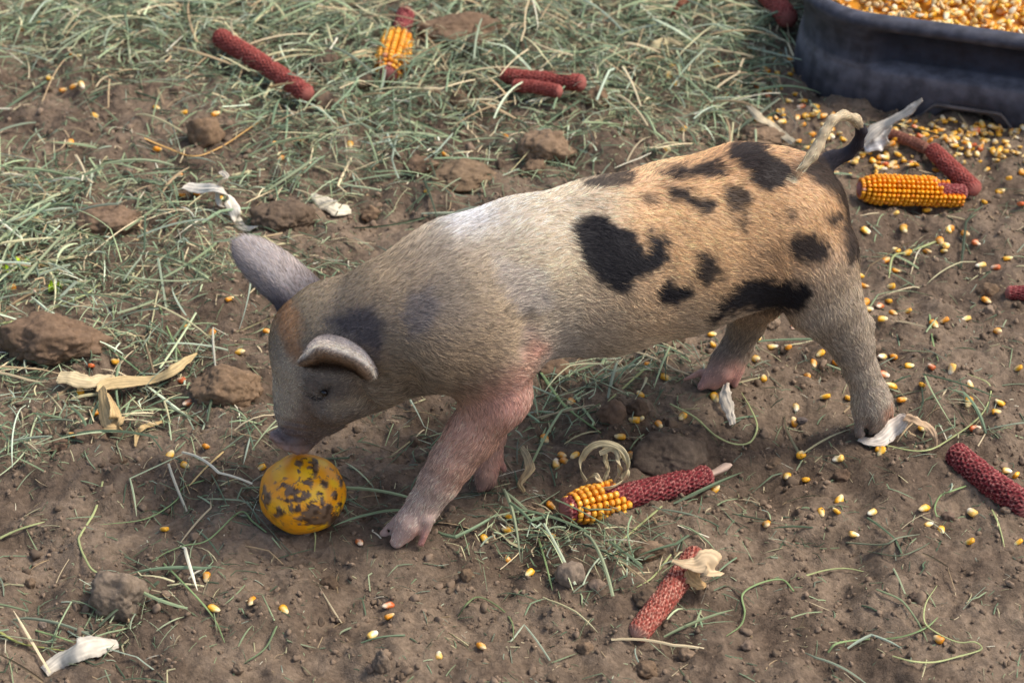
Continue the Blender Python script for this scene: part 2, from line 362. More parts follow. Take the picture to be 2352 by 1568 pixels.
def surface_nets(F):
    s = F < 0; n = np.array(F.shape) - 1
    cnt = np.zeros(tuple(n), np.int8)
    for a in (0, 1):
        for b in (0, 1):
            for c in (0, 1): cnt += s[a:a + n[0], b:b + n[1], c:c + n[2]]
    act = (cnt > 0) & (cnt < 8); I = np.argwhere(act); idx = -np.ones(tuple(n), np.int64); idx[act] = np.arange(len(I))
    acc = np.zeros((len(I), 3)); w = np.zeros(len(I)); corners = [(a, b, c) for a in (0, 1) for b in (0, 1) for c in (0, 1)]
    val = {c: F[I[:, 0] + c[0], I[:, 1] + c[1], I[:, 2] + c[2]].astype(float) for c in corners}
    for c in corners:
        for d in range(3):
            if c[d]: continue
            e = list(c); e[d] = 1; e = tuple(e); va, vb = val[c], val[e]; m = (va < 0) != (vb < 0)
            t = np.where(m, va / np.where(m, va - vb, 1), 0)
            p = np.tile(np.array(c, float), (len(I), 1)); p[:, d] += t; acc += p * m[:, None]; w += m
    Vv = (I + acc / w[:, None])
    faces = []
    for d in range(3):
        sl0 = [slice(1, n[i]) for i in range(3)]; sl0[d] = slice(0, n[d]); sl1 = list(sl0); sl1[d] = slice(1, n[d] + 1)
        A = s[tuple(sl0)]; B = s[tuple(sl1)]; off = np.array([1, 1, 1]); off[d] = 0
        for cond, flip in ((A & ~B, False), (~A & B, True)):
            J = np.argwhere(cond) + off; e1, e2 = [(1, 2), (2, 0), (0, 1)][d]
            def at(u, v):
                K = J.copy(); K[:, e1] -= u; K[:, e2] -= v; return idx[K[:, 0], K[:, 1], K[:, 2]]
            q = np.stack([at(1, 1), at(0, 1), at(0, 0), at(1, 0)], -1); faces.append(q[:, ::-1] if flip else q)
    return Vv, np.vstack(faces)
PV, PF = surface_nets(F); del F
PF = PF[(PF >= 0).all(1)]
E2 = np.vstack([PF[:, [i, (i + 1) % 4]] for i in range(4)])
deg = np.bincount(E2.ravel(), minlength=len(PV)).astype(float)
for lam in (.5, .45):
    acc = np.stack([np.bincount(E2[:, 0], PV[E2[:, 1], i], len(PV)) + np.bincount(E2[:, 1], PV[E2[:, 0], i], len(PV)) for i in range(3)], -1)
    PV = PV * (1 - lam) + lam * acc / deg[:, None]
PL = PV * H + lo; PV = Q0 + PL[:, 0:1] * AX + PL[:, 1:2] * NX + PL[:, 2:3] * np.array([0, 0, 1.0])

# ears as shaped leaves with thickness, part of the same mesh
def sheet(rows, nu, nv, th, conv=lambda p: p):
    """rows: list of rows of (x, y, off); a smooth patch through them, thickness th, closed rim"""
    R = [catmull([PP(*conv(p[:2]), p[2]) for p in r], nu) for r in rows]
    R = np.array(R); S = np.array([catmull(R[:, i], nv) for i in range(nu)]).transpose(1, 0, 2)    # nv x nu
    du = np.gradient(S, axis=1); dv = np.gradient(S, axis=0); N = nrm(np.cross(du, dv))
    if (N[nv // 2, nu // 2] @ (CAM - S[nv // 2, nu // 2])) < 0: N = -N
    u = np.linspace(-1, 1, nu)[None, :]; v = np.linspace(0, 1, nv)[:, None]
    edge = np.sqrt(np.clip(1 - np.abs(u) ** 8, 0, 1)) * np.ones_like(v)
    edge[-1] *= .1
    T = (th * (.35 + .65 * edge) * .5)[..., None]
    top = (S + N * T).reshape(-1, 3); bot = (S - N * T).reshape(-1, 3); n0 = len(top)
    fa = tube_faces(nv, nu, False); _m = len(fa) // 2; _q = top[fa[_m]]; flip = (np.cross(_q[2] - _q[0], _q[3] - _q[1]) @ N.reshape(-1, 3)[fa[_m][0]]) < 0
    fb = fa[:, ::-1] + n0
    rim = []
    for i in range(nv - 1):
        a, b = i * nu, (i + 1) * nu; rim += [(a, b, b + n0, a + n0), (a + nu - 1 + n0, b + nu - 1 + n0, b + nu - 1, a + nu - 1)]
    for j in range(nu - 1):
        a = (nv - 1) * nu + j; rim.append((a, a + 1, a + 1 + n0, a + n0)); rim.append((j + n0, j + 1 + n0, j + 1, j))
    FF = np.vstack([fa, fb, np.array(rim)]); FF = FF[:, ::-1] if flip else FF
    return np.vstack([top, bot]), FF, nu, nv
# far ear: long leaf rising to the upper left, hollow turned towards the viewer's left
far_rows = [[(648, 745, .016), (690, 742, .018), (730, 720, .026), (762, 692, .040)],
            [(630, 700, .034), (668, 694, .022), (712, 676, .032), (744, 660, .052)],
            [(600, 672, .044), (640, 654, .032), (672, 628, .042), (702, 618, .060)],
            [(560, 628, .054), (594, 614, .044), (626, 588, .052), (648, 576, .066)],
            [(536, 588, .062), (560, 578, .057), (584, 560, .062), (602, 551, .070)],
            [(532, 552, .066), (540, 550, .066), (550, 546, .067), (560, 540, .069)]]
far_rows = [[(x, y, o + turn(x, y) * .85) for x, y, o in row] for row in far_rows]
def off_of(p): return float((surf(*Z1(p)) - Q0) @ NX)
NEAR = [([(430, 600), (470, 568), (512, 546), (592, 558), (662, 600), (708, 652), (738, 718)], .003), ([(412, 636), (455, 592), (505, 578), (584, 596), (656, 632), (704, 676), (734, 726)], -.009),
        ([(386, 674), (430, 650), (462, 618), (500, 617), (577, 633), (648, 661), (697, 700), (723, 740)], -.019), ([(408, 684), (458, 664), (507, 653), (577, 667), (640, 694), (676, 724), (704, 744)], -.011), ([(420, 690), (470, 686), (515, 686), (580, 692), (634, 706), (666, 728), (694, 746)], .003)]
NEAR[2] = ([tuple(p) for p in catmull(NEAR[2][0], 7)], NEAR[2][1])
_so = [off_of(p) for p in NEAR[0][0]]; _s2 = [off_of(p) for p in NEAR[4][0]]
near_rows = [[(p[0], p[1], (a * (1 - k_) + b * k_) + d * (.4 if j in (0, 6) else 1)) for j, (p, a, b) in enumerate(zip(row, _so, _s2))] for (row, d), k_ in zip(NEAR, (0, .15, .4, .8, 1))]
ears = [sheet(far_rows, 26, 44, .0042), sheet(near_rows, 48, 34, .0026, Z1)]
body_n = len(PV)
allV, allF = [PV], [PF]; base = len(PV); ear_rng = []
for ev, ef, *_ in ears: allV.append(ev); allF.append(ef + base); ear_rng.append((base, base + len(ev))); base += len(ev)
PV = np.vstack(allV); PF = np.vstack(allF)
fn = np.cross(PV[PF[:, 2]] - PV[PF[:, 0]], PV[PF[:, 3]] - PV[PF[:, 1]]); fa_ = np.linalg.norm(fn, axis=1) * .5
PN = nrm(np.stack([sum(np.bincount(PF[:, j], fn[:, i], len(PV)) for j in range(4)) for i in range(3)], -1))

# coat colours, with the bright sheen on the withers painted in: soft control points (photo units, sRGB, reach)
COAT = [(1080, 482, (238, 240, 243), 34), (1055, 492, (232, 234, 238), 30), (1160, 500, (214, 206, 192), 50), (1000, 540, (188, 172, 150), 60), (900, 600, (180, 158, 128), 60), (1200, 600, (200, 178, 142), 80), (1100, 640, (158, 140, 114), 60), (1050, 740, (132, 118, 100), 50), (1000, 690, (118, 112, 108), 45),
        (940, 650, (165, 142, 110), 50), (1000, 780, (150, 128, 98), 60), (850, 680, (160, 140, 112), 50), (820, 740, (98, 93, 98), 42), (1150, 760, (160, 134, 98), 60), (1060, 860, (150, 124, 90), 50), (1250, 740, (186, 170, 145), 60), (1290, 800, (140, 130, 122), 50), (1400, 760, (178, 158, 128), 70), (1240, 500, (222, 204, 172), 60),
        (1350, 470, (220, 198, 165), 60), (1550, 480, (214, 168, 110), 90), (1650, 600, (210, 165, 106), 90), (1500, 720, (186, 154, 114), 70), (1600, 745, (168, 148, 120), 50), (1750, 450, (208, 162, 104), 80), (1850, 450, (204, 158, 104), 80), (1800, 590, (196, 150, 96), 70), (1730, 640, (128, 108, 88), 50), (1900, 690, (180, 163, 138), 60),
        (1960, 800, (174, 158, 136), 60), (1925, 800, (138, 126, 112), 30), (1990, 930, (188, 172, 150), 50), (1500, 390, (222, 176, 128), 50), (1660, 340, (208, 156, 104), 50), (1850, 345, (204, 160, 118), 50), (1700, 770, (150, 134, 114), 50), (1670, 800, (110, 98, 88), 28), (1640, 870, (196, 155, 140), 35), (1688, 870, (200, 140, 128), 22), (1600, 884, (180, 130, 118), 22),
        (1150, 905, (206, 158, 146), 30), (1196, 868, (222, 172, 158), 22), (1212, 822, (222, 172, 158), 12), (1120, 830, (152, 128, 98), 44), (1170, 800, (165, 142, 112), 32), (1180, 720, (170, 146, 110), 40), (1060, 915, (130, 106, 84), 24), (1100, 930, (172, 134, 120), 26), (1080, 980, (212, 166, 146), 40), (1030, 1060, (214, 172, 150), 44), (985, 1050, (176, 150, 136), 26), (980, 1150, (196, 168, 150), 45), (930, 1225, (222, 186, 168), 35), (970, 1250, (190, 112, 104), 18), (1125, 1060, (158, 126, 108), 40), (1157, 1070, (186, 130, 118), 16), (1113, 1125, (120, 95, 88), 20), (1230, 802, (210, 135, 130), 16), (1214, 765, (205, 165, 152), 10),
        (652, 738, (160, 130, 100), 18), (642, 705, (160, 135, 105), 20), (690, 760, (158, 140, 112), 34), (645, 850, (168, 158, 142), 30), (652, 930, (150, 144, 132), 28), (690, 830, (148, 136, 120), 34), (705, 890, (138, 124, 112), 34), (770, 925, (156, 142, 126), 22), (655, 900, (176, 168, 154), 20), (735, 860, (124, 114, 104), 18), (760, 870, (120, 112, 102), 24), (800, 890, (136, 122, 106), 45), (760, 950, (128, 112, 98), 40), (700, 960, (136, 120, 108), 26), (735, 1010, (96, 78, 68), 30), (664, 1012, (128, 108, 108), 26), (640, 1020, (146, 124, 124), 16), (880, 870, (148, 126, 96), 50), (720, 740, (160, 142, 112), 40), (770, 770, (110, 104, 104), 30), (800, 700, (168, 146, 114), 40),
        (1984, 990, (130, 112, 100), 18), (2014, 990, (130, 112, 100), 18), (2046, 950, (190, 130, 105), 12)]
CX = np.array([c[0] for c in COAT]); CY = np.array([c[1] for c in COAT]); CC = s2l(np.array([c[2] for c in COAT])); CR = np.array([c[3] for c in COAT], float)
BLACK = [([(215, 560), (290, 510), (370, 530), (440, 570), (500, 620), (525, 680), (555, 690), (545, 575), (600, 600), (640, 680), (640, 750), (560, 770), (500, 800), (480, 840), (400, 855), (320, 810), (270, 740), (220, 650)], 1),
         ([(760, 690), (800, 680), (850, 730), (850, 800), (800, 830), (760, 790)], .95), ([(590, 850), (640, 810), (720, 830), (740, 870), (680, 915), (600, 905)], 1),
         ([(240, 362), (330, 325), (430, 300), (500, 325), (480, 370), (400, 390), (290, 395)], .9), ([(570, 320), (700, 300), (830, 270), (900, 290), (880, 340), (780, 345), (650, 345)], .95),
         ([(890, 250), (920, 200), (1000, 170), (1060, 190), (1100, 250), (1180, 290), (1200, 350), (1150, 400), (1080, 415), (1000, 375), (1000, 320), (930, 290)], .97),
         ([(630, 380), (700, 380), (760, 430), (830, 450), (840, 500), (790, 515), (730, 465), (650, 435)], .95), ([(520, 430), (560, 415), (600, 440), (590, 465), (540, 460)], .75),
         ([(900, 390), (980, 390), (1020, 440), (1000, 485), (940, 490), (890, 450)], .9), ([(930, 500), (985, 520), (975, 590), (950, 560)], .8), ([(1170, 490), (1210, 500), (1215, 530), (1175, 540)], .75),
         ([(1345, 520), (1400, 500), (1430, 540), (1380, 570)], .9), ([(1190, 610), (1280, 595), (1350, 630), (1370, 690), (1290, 740), (1220, 720), (1180, 680)], .95),
         ([(815, 1000), (880, 890), (970, 820), (1080, 800), (1200, 812), (1290, 850), (1285, 900), (1210, 940), (1100, 945), (1000, 935), (920, 955), (850, 995)], 1),
         ([(1370, 250), (1430, 300), (1480, 400), (1510, 470), (1520, 560), (1520, 700), (1450, 760), (1425, 620), (1418, 480), (1370, 410), (1290, 360), (1220, 300), (1340, 230)], .92),
         ([(1060, 660), (1180, 650), (1150, 720), (1060, 720)], .3)]
BLK = [(np.array([Z2(p) for p in poly]), a) for poly, a in BLACK]
def poly_sd(x, y, poly):
    inside = np.zeros(x.shape, bool); dm = np.full(x.shape, 1e9)
    for i in range(len(poly)):
        x1, y1 = poly[i]; x2, y2 = poly[(i + 1) % len(poly)]
        ex, ey = x2 - x1, y2 - y1; t = np.clip(((x - x1) * ex + (y - y1) * ey) / (ex * ex + ey * ey + 1e-9), 0, 1)
        dm = np.minimum(dm, np.hypot(x - x1 - t * ex, y - y1 - t * ey))
        c = ((y1 > y) != (y2 > y)) & (x < (x2 - x1) * (y - y1) / (y2 - y1 + 1e-12) + x1); inside ^= c
    return np.where(inside, -dm, dm)
TONES = [([(400, 720), (480, 760), (560, 755), (610, 800), (550, 850), (450, 870), (390, 820)], (78, 72, 70), .45), ([(520, 500), (600, 450), (690, 440), (750, 500), (765, 590), (730, 650), (660, 590), (600, 535)], (78, 75, 82), .85),
         ([(420, 880), (540, 860), (620, 920), (540, 1000), (430, 1000)], (92, 82, 76), .45), ([(890, 360), (970, 340), (1010, 420), (960, 530), (880, 570), (850, 460)], (108, 106, 112), .55), ([(300, 590), (370, 640), (400, 760), (370, 900), (310, 950), (290, 800)], (186, 176, 160), .6), ([(285, 400), (340, 370), (385, 470), (405, 640), (365, 670), (315, 570), (280, 480)], (156, 110, 70), .6),
         ([(450, 868), (560, 850), (650, 870), (590, 925), (470, 905)], (146, 140, 134), .5), ([(1250, 180), (1480, 260), (1520, 420), (1380, 460), (1280, 330)], (176, 178, 186), .28), ([(860, 800), (950, 720), (1000, 790), (940, 850), (880, 830)], (96, 82, 66), .5),
         ([(240, 990), (340, 1040), (440, 1050), (430, 1080), (300, 1085), (245, 1040)], (146, 116, 98), .75), ([(520, 850), (600, 830), (700, 830), (640, 880), (540, 900)], (176, 160, 134), .5), ([(290, 960), (400, 985), (500, 1020), (430, 1050), (300, 1030)], (96, 86, 82), .55)]
TONEP = [(np.array([Z1(p) for p in poly]), s2l(c), a) for poly, c, a in TONES]
def coat_at(P, N, jag=7.0):
    """hair colour of the piglet at surface points; the side away from the viewer repeats the pattern mirrored and shifted"""
    rel = P - Q0; lat = rel @ NX; facing = ((CAM - P) * N).sum(1) > 0
    mir = P - 2 * (lat[:, None] * NX) * (lat > 0)[:, None]
    Pm = np.where(facing[:, None], P, mir); x, y = project(Pm)
    x = np.where(facing, x, x + 26); y = np.where(facing, y, y + 14)
    nz = vnoise3(P * 150, 1); nz2 = vnoise3(P * 420, 2)
    x = x + 9 * nz + 3 * nz2; y = y + 9 * vnoise3(P * 150, 3)
    w = np.zeros(len(P)); acc = np.zeros((len(P), 3))
    for i in range(len(CX)):
        d2 = ((x - CX[i]) ** 2 + (y - CY[i]) ** 2) / (CR[i] ** 2); g = np.exp(-.5 * d2) + .004 / (1 + d2 * d2); w += g; acc += g[:, None] * CC[i]
    col = acc / w[:, None]; col *= (1 + .10 * nz2 + .08 * vnoise3(P * 60, 4))[:, None]
    rg, bg = col[:, :1] / (col[:, 1:2] + 1e-4), col[:, 2:3] / (col[:, 1:2] + 1e-4)
    dsat = (.20 + .02 * sstep(1450, 1180, x))[:, None] * (1 - sstep(1.38, 1.6, rg) * sstep(.55, .75, bg)); col = col * (1 - dsat) + col.mean(1, keepdims=True) * dsat
    for poly, c_, a in TONEP:
        w_ = (a * sstep(16, -12, poly_sd(x, y, poly)))[:, None]; col = col * (1 - w_) + c_ * w_
    col = col * (1 + .26 * sstep(840, 740, x) * sstep(790, 840, y))[:, None] * (1 + np.array([.0, -.01, -.05]) * sstep(1000, 800, x)[:, None])  # brightens the face in the coat colour to make up for its shade
    bk = np.zeros(len(P))
    for poly, a in BLK:
        sd = poly_sd(x, y, poly) + jag * nz2 + 4 * nz; bk = np.maximum(bk, a * sstep(14, -10, sd))
    # tail: dark at the root, cream towards the tuft
    tp = np.array([PP(t[0], t[1], t[3]) for t in TAILP]); dist = np.linalg.norm(P[:, None] - tp[None], axis=2); near = dist.min(1) < .0105; k = dist.argmin(1)
    tail = near & (k >= 1)
    cream = s2l((214, 196, 158)); dk = s2l((52, 48, 54))
    tc = np.where((k >= 5)[:, None], cream * (1 - .28 * (nz2 > .3))[:, None], dk); col = np.where(tail[:, None], tc, col); bk = np.where(tail, 0, bk)
    return col * (1 - bk)[:, None] + s2l((27, 25, 29)) * bk[:, None]
pcol = coat_at(PV, PN)
# skin below the hair: darker and pinker than the hair itself
pink = s2l((190, 140, 130)); lum = pcol.mean(1, keepdims=True)
pk = np.clip((pcol[:, :1] - pcol[:, 1:2] * 1.15) / (lum + .01), 0, .5); skin = pcol * (.64 + .5 * pk) + pink * lum * .16
for q, (a, b) in enumerate(ear_rng):
    half = (b - a) // 2; u = np.arange(half)
    if q == 0:
        nu, nv = ears[0][2:4]; vv = (u // nu) / (nv - 1); uu = (u % nu) / (nu - 1)
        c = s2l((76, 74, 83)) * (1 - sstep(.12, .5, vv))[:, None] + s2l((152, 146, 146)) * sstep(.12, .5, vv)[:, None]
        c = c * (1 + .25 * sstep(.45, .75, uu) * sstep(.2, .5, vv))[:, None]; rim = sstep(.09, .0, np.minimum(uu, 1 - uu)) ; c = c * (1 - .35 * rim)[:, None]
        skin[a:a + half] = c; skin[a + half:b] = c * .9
    else:
        nu, nv = ears[1][2:4]; vv = (u // nu) / (nv - 1)
        ks = np.array([0, .22, .44, .52, .60, .74, .86, 1]); cs_ = s2l(np.array([(104, 100, 104), (150, 146, 148), (178, 172, 164), (96, 84, 76), (150, 130, 110), (112, 92, 74), (52, 40, 32), (44, 34, 28)]))  # inner rows carry the ear hollow's shade in their colour
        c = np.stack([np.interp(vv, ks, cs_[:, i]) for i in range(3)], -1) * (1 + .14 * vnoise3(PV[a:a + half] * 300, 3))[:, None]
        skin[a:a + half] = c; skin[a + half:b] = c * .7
for ln in ([(275, 990), (330, 1004), (410, 1012), (440, 1030)], [(300, 962), (350, 976), (430, 990), (470, 1015)], [(315, 940), (380, 952), (440, 965)], [(262, 1018), (300, 1034), (370, 1042), (430, 1040)], [(290, 975), (300, 1000), (330, 1030)], [(360, 985), (400, 1000), (430, 1030)]):  # snout creases: their shade drawn as dark lines in the skin colour
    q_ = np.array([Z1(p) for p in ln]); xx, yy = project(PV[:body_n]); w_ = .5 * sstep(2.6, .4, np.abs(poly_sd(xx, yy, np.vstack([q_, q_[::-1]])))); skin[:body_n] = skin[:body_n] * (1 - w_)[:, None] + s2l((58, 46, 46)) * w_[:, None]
# ear hollow's shade painted into the skin under the hood, and dark eye rim
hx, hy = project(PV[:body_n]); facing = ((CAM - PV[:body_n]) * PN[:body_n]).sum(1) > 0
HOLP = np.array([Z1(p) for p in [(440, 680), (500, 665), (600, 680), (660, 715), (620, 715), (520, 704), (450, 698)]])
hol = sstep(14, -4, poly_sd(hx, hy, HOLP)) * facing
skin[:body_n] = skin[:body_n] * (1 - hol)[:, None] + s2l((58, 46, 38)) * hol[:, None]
ed = np.linalg.norm(PV[:body_n] - EYE, axis=1); er = np.maximum(np.exp(-(ed / .0050) ** 2), sstep(3.2, .6, poly_sd(hx, hy, np.array([Z1(p) for p in [(418, 812), (450, 836), (480, 842), (515, 812), (530, 780), (498, 795), (470, 822)]]))) * facing) * .85
skin[:body_n] = skin[:body_n] * (1 - er)[:, None] + s2l((32, 28, 28)) * er[:, None]
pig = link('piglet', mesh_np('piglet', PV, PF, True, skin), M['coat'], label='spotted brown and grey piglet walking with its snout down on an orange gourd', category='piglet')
ev = []
for i in range(9):
    for j in range(14):
        a, b = math.pi * i / 8, 2 * math.pi * j / 14; ev.append([math.sin(a) * math.cos(b), math.sin(a) * math.sin(b), math.cos(a)])
EP = EYE + nrm(FW) * .0036
link('eye', mesh_np('eye', EP + np.array(ev) * .0030, tube_faces(9, 14), True), M['eye'], pig)

# hair ------------------------------------------------------------
NH = 125000
mid = PV[PF].mean(1); mx_, my_ = project(mid)
cf = ((CAM - mid) * fn).sum(1) > 0
wgt = fa_ * np.where(cf, 1.0, .45)
snout = np.exp(-((mx_ - 660) ** 2 + (my_ - 1022) ** 2) / 30 ** 2); wgt = wgt * (1 - .9 * snout) * (1 - .97 * sstep(4, -4, poly_sd(mx_, my_, np.array([Z1(p) for p in [(230, 1000), (300, 990), (400, 1015), (455, 1045), (450, 1100), (300, 1110), (230, 1060)]]))))
isear = (PF[:, 0] >= body_n); wgt = wgt * np.where(isear, 1.8, 1)
_tp = np.array([PP(t[0], t[1], t[3]) for t in TAILP[2:]]); wgt = wgt * np.where(np.linalg.norm(mid[:, None] - _tp[None], axis=2).min(1) < .010, .22, 1)
wgt = wgt * (mid[:, 2] > .006) * (.35 + .65 * sstep(.01, .05, mid[:, 2]))
fi = rng.choice(len(PF), NH, p=wgt / wgt.sum()); uv = rng.random((NH, 2)); q = PF[fi]
bl = ((1 - uv[:, 0]) * (1 - uv[:, 1]))[:, None], (uv[:, 0] * (1 - uv[:, 1]))[:, None], (uv[:, 0] * uv[:, 1])[:, None], ((1 - uv[:, 0]) * uv[:, 1])[:, None]
R = sum(b * PV[q[:, i]] for i, b in enumerate(bl)); N = nrm(sum(b * PN[q[:, i]] for i, b in enumerate(bl)))
flow = np.zeros((NH, 3)); bd = np.full(NH, 1.0); reg = np.zeros(NH, int)
for a, b, ra, rb, k, sq, fl in prims:
    d = rc_dist(R, a, b, ra, rb, sq); w = np.exp(-np.clip(d, -.004, .1) / .006); dr = nrm(b - a)
    if fl == 1: dr = nrm(dr + np.array([0, 0, -.0]))
    flow += w[:, None] * dr; m = d < bd; bd[m] = d[m]; reg[m] = fl
lat = (R - Q0) @ NX
trunk = (reg == 1) & (R @ AX > -.05)
flow = nrm(flow) + np.where(trunk, 1.0, 0)[:, None] * (np.array([0, 0, -.55]) + np.sign(lat)[:, None] * NX * .25)
eh = isear[fi]
for qn, (a, b) in enumerate(ear_rng):
    m = (q[:, 0] >= a) & (q[:, 0] < b); d = PP(536, 548, .066) - PP(690, 700, .03) if qn == 0 else PP(*Z1((420, 670)), -.07) - PP(*Z1((640, 560)), -.04); flow[m] = nrm(d)
px, py = project(R)
whorl = np.exp(-((px - 975) ** 2 + (py - 878) ** 2) / 26 ** 2)[:, None]
wc = PP(975, 878, -.08); sp = np.cross(N, nrm(R - wc)); flow = nrm(flow) * (1 - whorl) + sp * whorl
fang = gnoise(px / 55, py / 55, 21) * .55 + rng.normal(0, .2, NH)
flow = flow - (flow * N).sum(1, keepdims=True) * N; flow = nrm(flow); side = np.cross(N, flow)
flow = flow * np.cos(fang)[:, None] + side * np.sin(fang)[:, None]
L = np.where(reg == 1, .0056, np.where(reg == 2, .0046, np.where(reg == 3, .0026, .010)))
head = sstep(900, 760, px); L = L * (1 - .45 * head); L = np.where(eh, .0040, L); L = L * (1 - .6 * np.exp(-((px - 670) ** 2 + (py - 1000) ** 2) / 50 ** 2))
L = L * (1 + .5 * np.exp(-((px - 975) ** 2 + (py - 870) ** 2) / 60 ** 2))
L = np.where(reg == 4, np.where(px < 1866, .009, .0034), L); L = L * rng.uniform(.6, 1.25, NH)
lift = np.where(reg == 1, .21, .18) * rng.uniform(.5, 1.6, NH); lift = np.where(eh, .5, np.where(reg == 4, .06, lift))
hcol = coat_at(R, N, 10)
vr = rng.random(NH); tint = np.where(vr < .24, .42, np.where(vr > .74, 1.6, 1.0)) * rng.uniform(.85, 1.15, NH)
black = hcol.mean(1) < .03; tint = np.where(black, rng.uniform(.7, 1.6, NH), tint)
hcol = np.clip(hcol * np.array([1.26, 1.24, 1.18]) * tint[:, None], 0, .95)
for qn, (a, b) in enumerate(ear_rng):
    m = (q[:, 0] >= a) & (q[:, 0] < b); hcol[m] = np.clip(skin[q[m, 0]] * np.array([1.5, 1.4, 1.25]) * tint[m, None], 0, .9)
_hh = sstep(14, -4, poly_sd(px, py, HOLP)) * ~eh; hcol = hcol * (1 - .72 * _hh)[:, None]; L = L * (1 - .4 * _hh)  # hair in the ear hollow darkened by the same painted shade
hk = np.exp(-(np.linalg.norm(R - EYE, axis=1) / .0055) ** 2); L = L * (1 - .75 * hk); hcol = hcol * (1 - .6 * hk)[:, None]
K = 4; tt = np.linspace(0, 1, K); pts = np.zeros((NH, K, 3))
curl = rng.normal(0, .12, NH)
for i, t in enumerate(tt):
    pts[:, i] = R + L[:, None] * (flow * t + N * (lift * t * (1 - .45 * t))[:, None] + np.cross(N, flow) * (curl * t * t)[:, None])
hc = bpy.data.hair_curves.new('hair'); hc.add_curves([K] * NH)
hc.attributes['position'].data.foreach_set('vector', pts.astype(np.float32).ravel())
rad = hc.attributes.get('radius') or hc.attributes.new('radius', 'FLOAT', 'POINT')
rr = np.outer(np.where(eh, .6, 1) * rng.uniform(.8, 1.2, NH), np.array([1, .95, .7, .2])) * .000112; rad.data.foreach_set('value', rr.astype(np.float32).ravel())
ca = hc.attributes.new('col', 'FLOAT_COLOR', 'CURVE'); c4 = np.ones((NH, 4), np.float32); c4[:, :3] = hcol; ca.data.foreach_set('color', c4.ravel())
hc.materials.append(M['hair']); link('hair', hc, None, pig, kind='stuff')

# ------------------------------------------------------------------ the gourd
gc = on_z(694, 1148, 0.0); gr = 98 * px_m(gc)
gcen = GZ(694, 1127, gr * .86); gcen[2] = gr * .83
gv = []; nlat, nlon = 90, 150
for i in range(nlat + 1):
    a = math.pi * i / nlat
    for j in range(nlon):
        b = 2 * math.pi * j / nlon; s = math.sin(a); rb_ = 1 + .012 * math.cos(7 * b) * s - .05 * math.exp(-(a / .22) ** 2)
        gv.append([s * math.cos(b) * rb_, s * math.sin(b) * rb_, math.cos(a) * rb_ * .97])
gv = np.array(gv); T_ = np.array([[1, 0, 0], [0, math.cos(.5), -math.sin(.5)], [0, math.sin(.5), math.cos(.5)]]); gd = gv * (1 + .012 * vnoise3(gv * 1.3 + 5, 5))[:, None]
gd = gd @ T_.T; gd[:, 2] *= .87; gP = gcen + gd * gr
n1 = vnoise3(gd * 4 + 9, 6); n2 = vnoise3(gd * 11 + 3, 7); n3 = vnoise3(gd * 30, 8)
gcol = s2l((250, 166, 16)) * np.ones((len(gd), 1)); w = sstep(-.2, .6, n1)[:, None]; gcol = gcol * (1 - w) + s2l((255, 196, 30)) * w
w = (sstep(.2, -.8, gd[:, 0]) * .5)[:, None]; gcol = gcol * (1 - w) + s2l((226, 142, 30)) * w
gx, gy3 = project(gP); gx = gx + 5 * n2 + 3 * n3; gy3 = gy3 + 5 * n1 + 4 * n3; vis = ((CAM - gP) * gd).sum(1) > 0
spots = [(2010, 92, 30, 20), (2015, 155, 10, 12), (2075, 215, 32, 24), (2175, 230, 32, 38), (2068, 305, 26, 26), (1965, 275, 55, 35), (2110, 120, 30, 55), (2050, 60, 12, 10), (2105, 62, 12, 8), (1800, 320, 26, 60), (1915, 230, 30, 20), (1990, 390, 50, 30), (2090, 400, 70, 50), (2190, 430, 60, 50),
         (2200, 385, 40, 26), (2290, 200, 16, 45), (2280, 380, 14, 50), (1930, 340, 30, 16), (2060, 450, 60, 25), (1880, 420, 40, 26), (1780, 250, 12, 30), (2165, 350, 14, 40), (2120, 470, 90, 40), (2240, 460, 40, 60), (2000, 330, 70, 22), (2150, 300, 20, 20), (2250, 300, 18, 40)]
dm = np.full(len(gd), -9.0)
for x, y, a, b in spots:
    X1, Y1 = ZG((x, y)); dm = np.maximum(dm, 1 - np.hypot((gx - X1) / (a * .3418), (gy3 - Y1) / (b * .3418)))
hid = sstep(.15, .45, n1 + .5 * n2); n4 = vnoise3(gd * 60, 10); dirt = np.where(vis, sstep(-.30, .28, dm + .45 * n2 + .35 * n3 + .2 * n4), hid)
sm = vnoise3(gd * np.array([5, 5, 14]) + 31, 11); dirt = np.maximum(dirt, .4 * sstep(.3, .65, sm + .3 * n3) * (gd[:, 2] < .5))
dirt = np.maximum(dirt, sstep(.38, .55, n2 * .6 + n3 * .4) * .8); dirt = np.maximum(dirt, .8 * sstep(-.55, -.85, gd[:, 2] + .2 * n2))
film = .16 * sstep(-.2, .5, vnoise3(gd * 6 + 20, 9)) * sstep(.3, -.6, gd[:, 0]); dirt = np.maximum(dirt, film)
_dc2 = s2l((70, 50, 34)) * (1 - sstep(-.3, .4, n2))[:, None] + s2l((116, 92, 70)) * sstep(-.3, .4, n2)[:, None]; gcol = gcol * (1 - dirt)[:, None] + _dc2 * dirt[:, None]
gP = gP + gd * (dirt[:, None] * .0005)
link('gourd', mesh_np('gourd', gP, tube_faces(nlat + 1, nlon), True, gcol), M['gourd'], label='round orange gourd smeared with mud under the piglet snout', category='gourd')

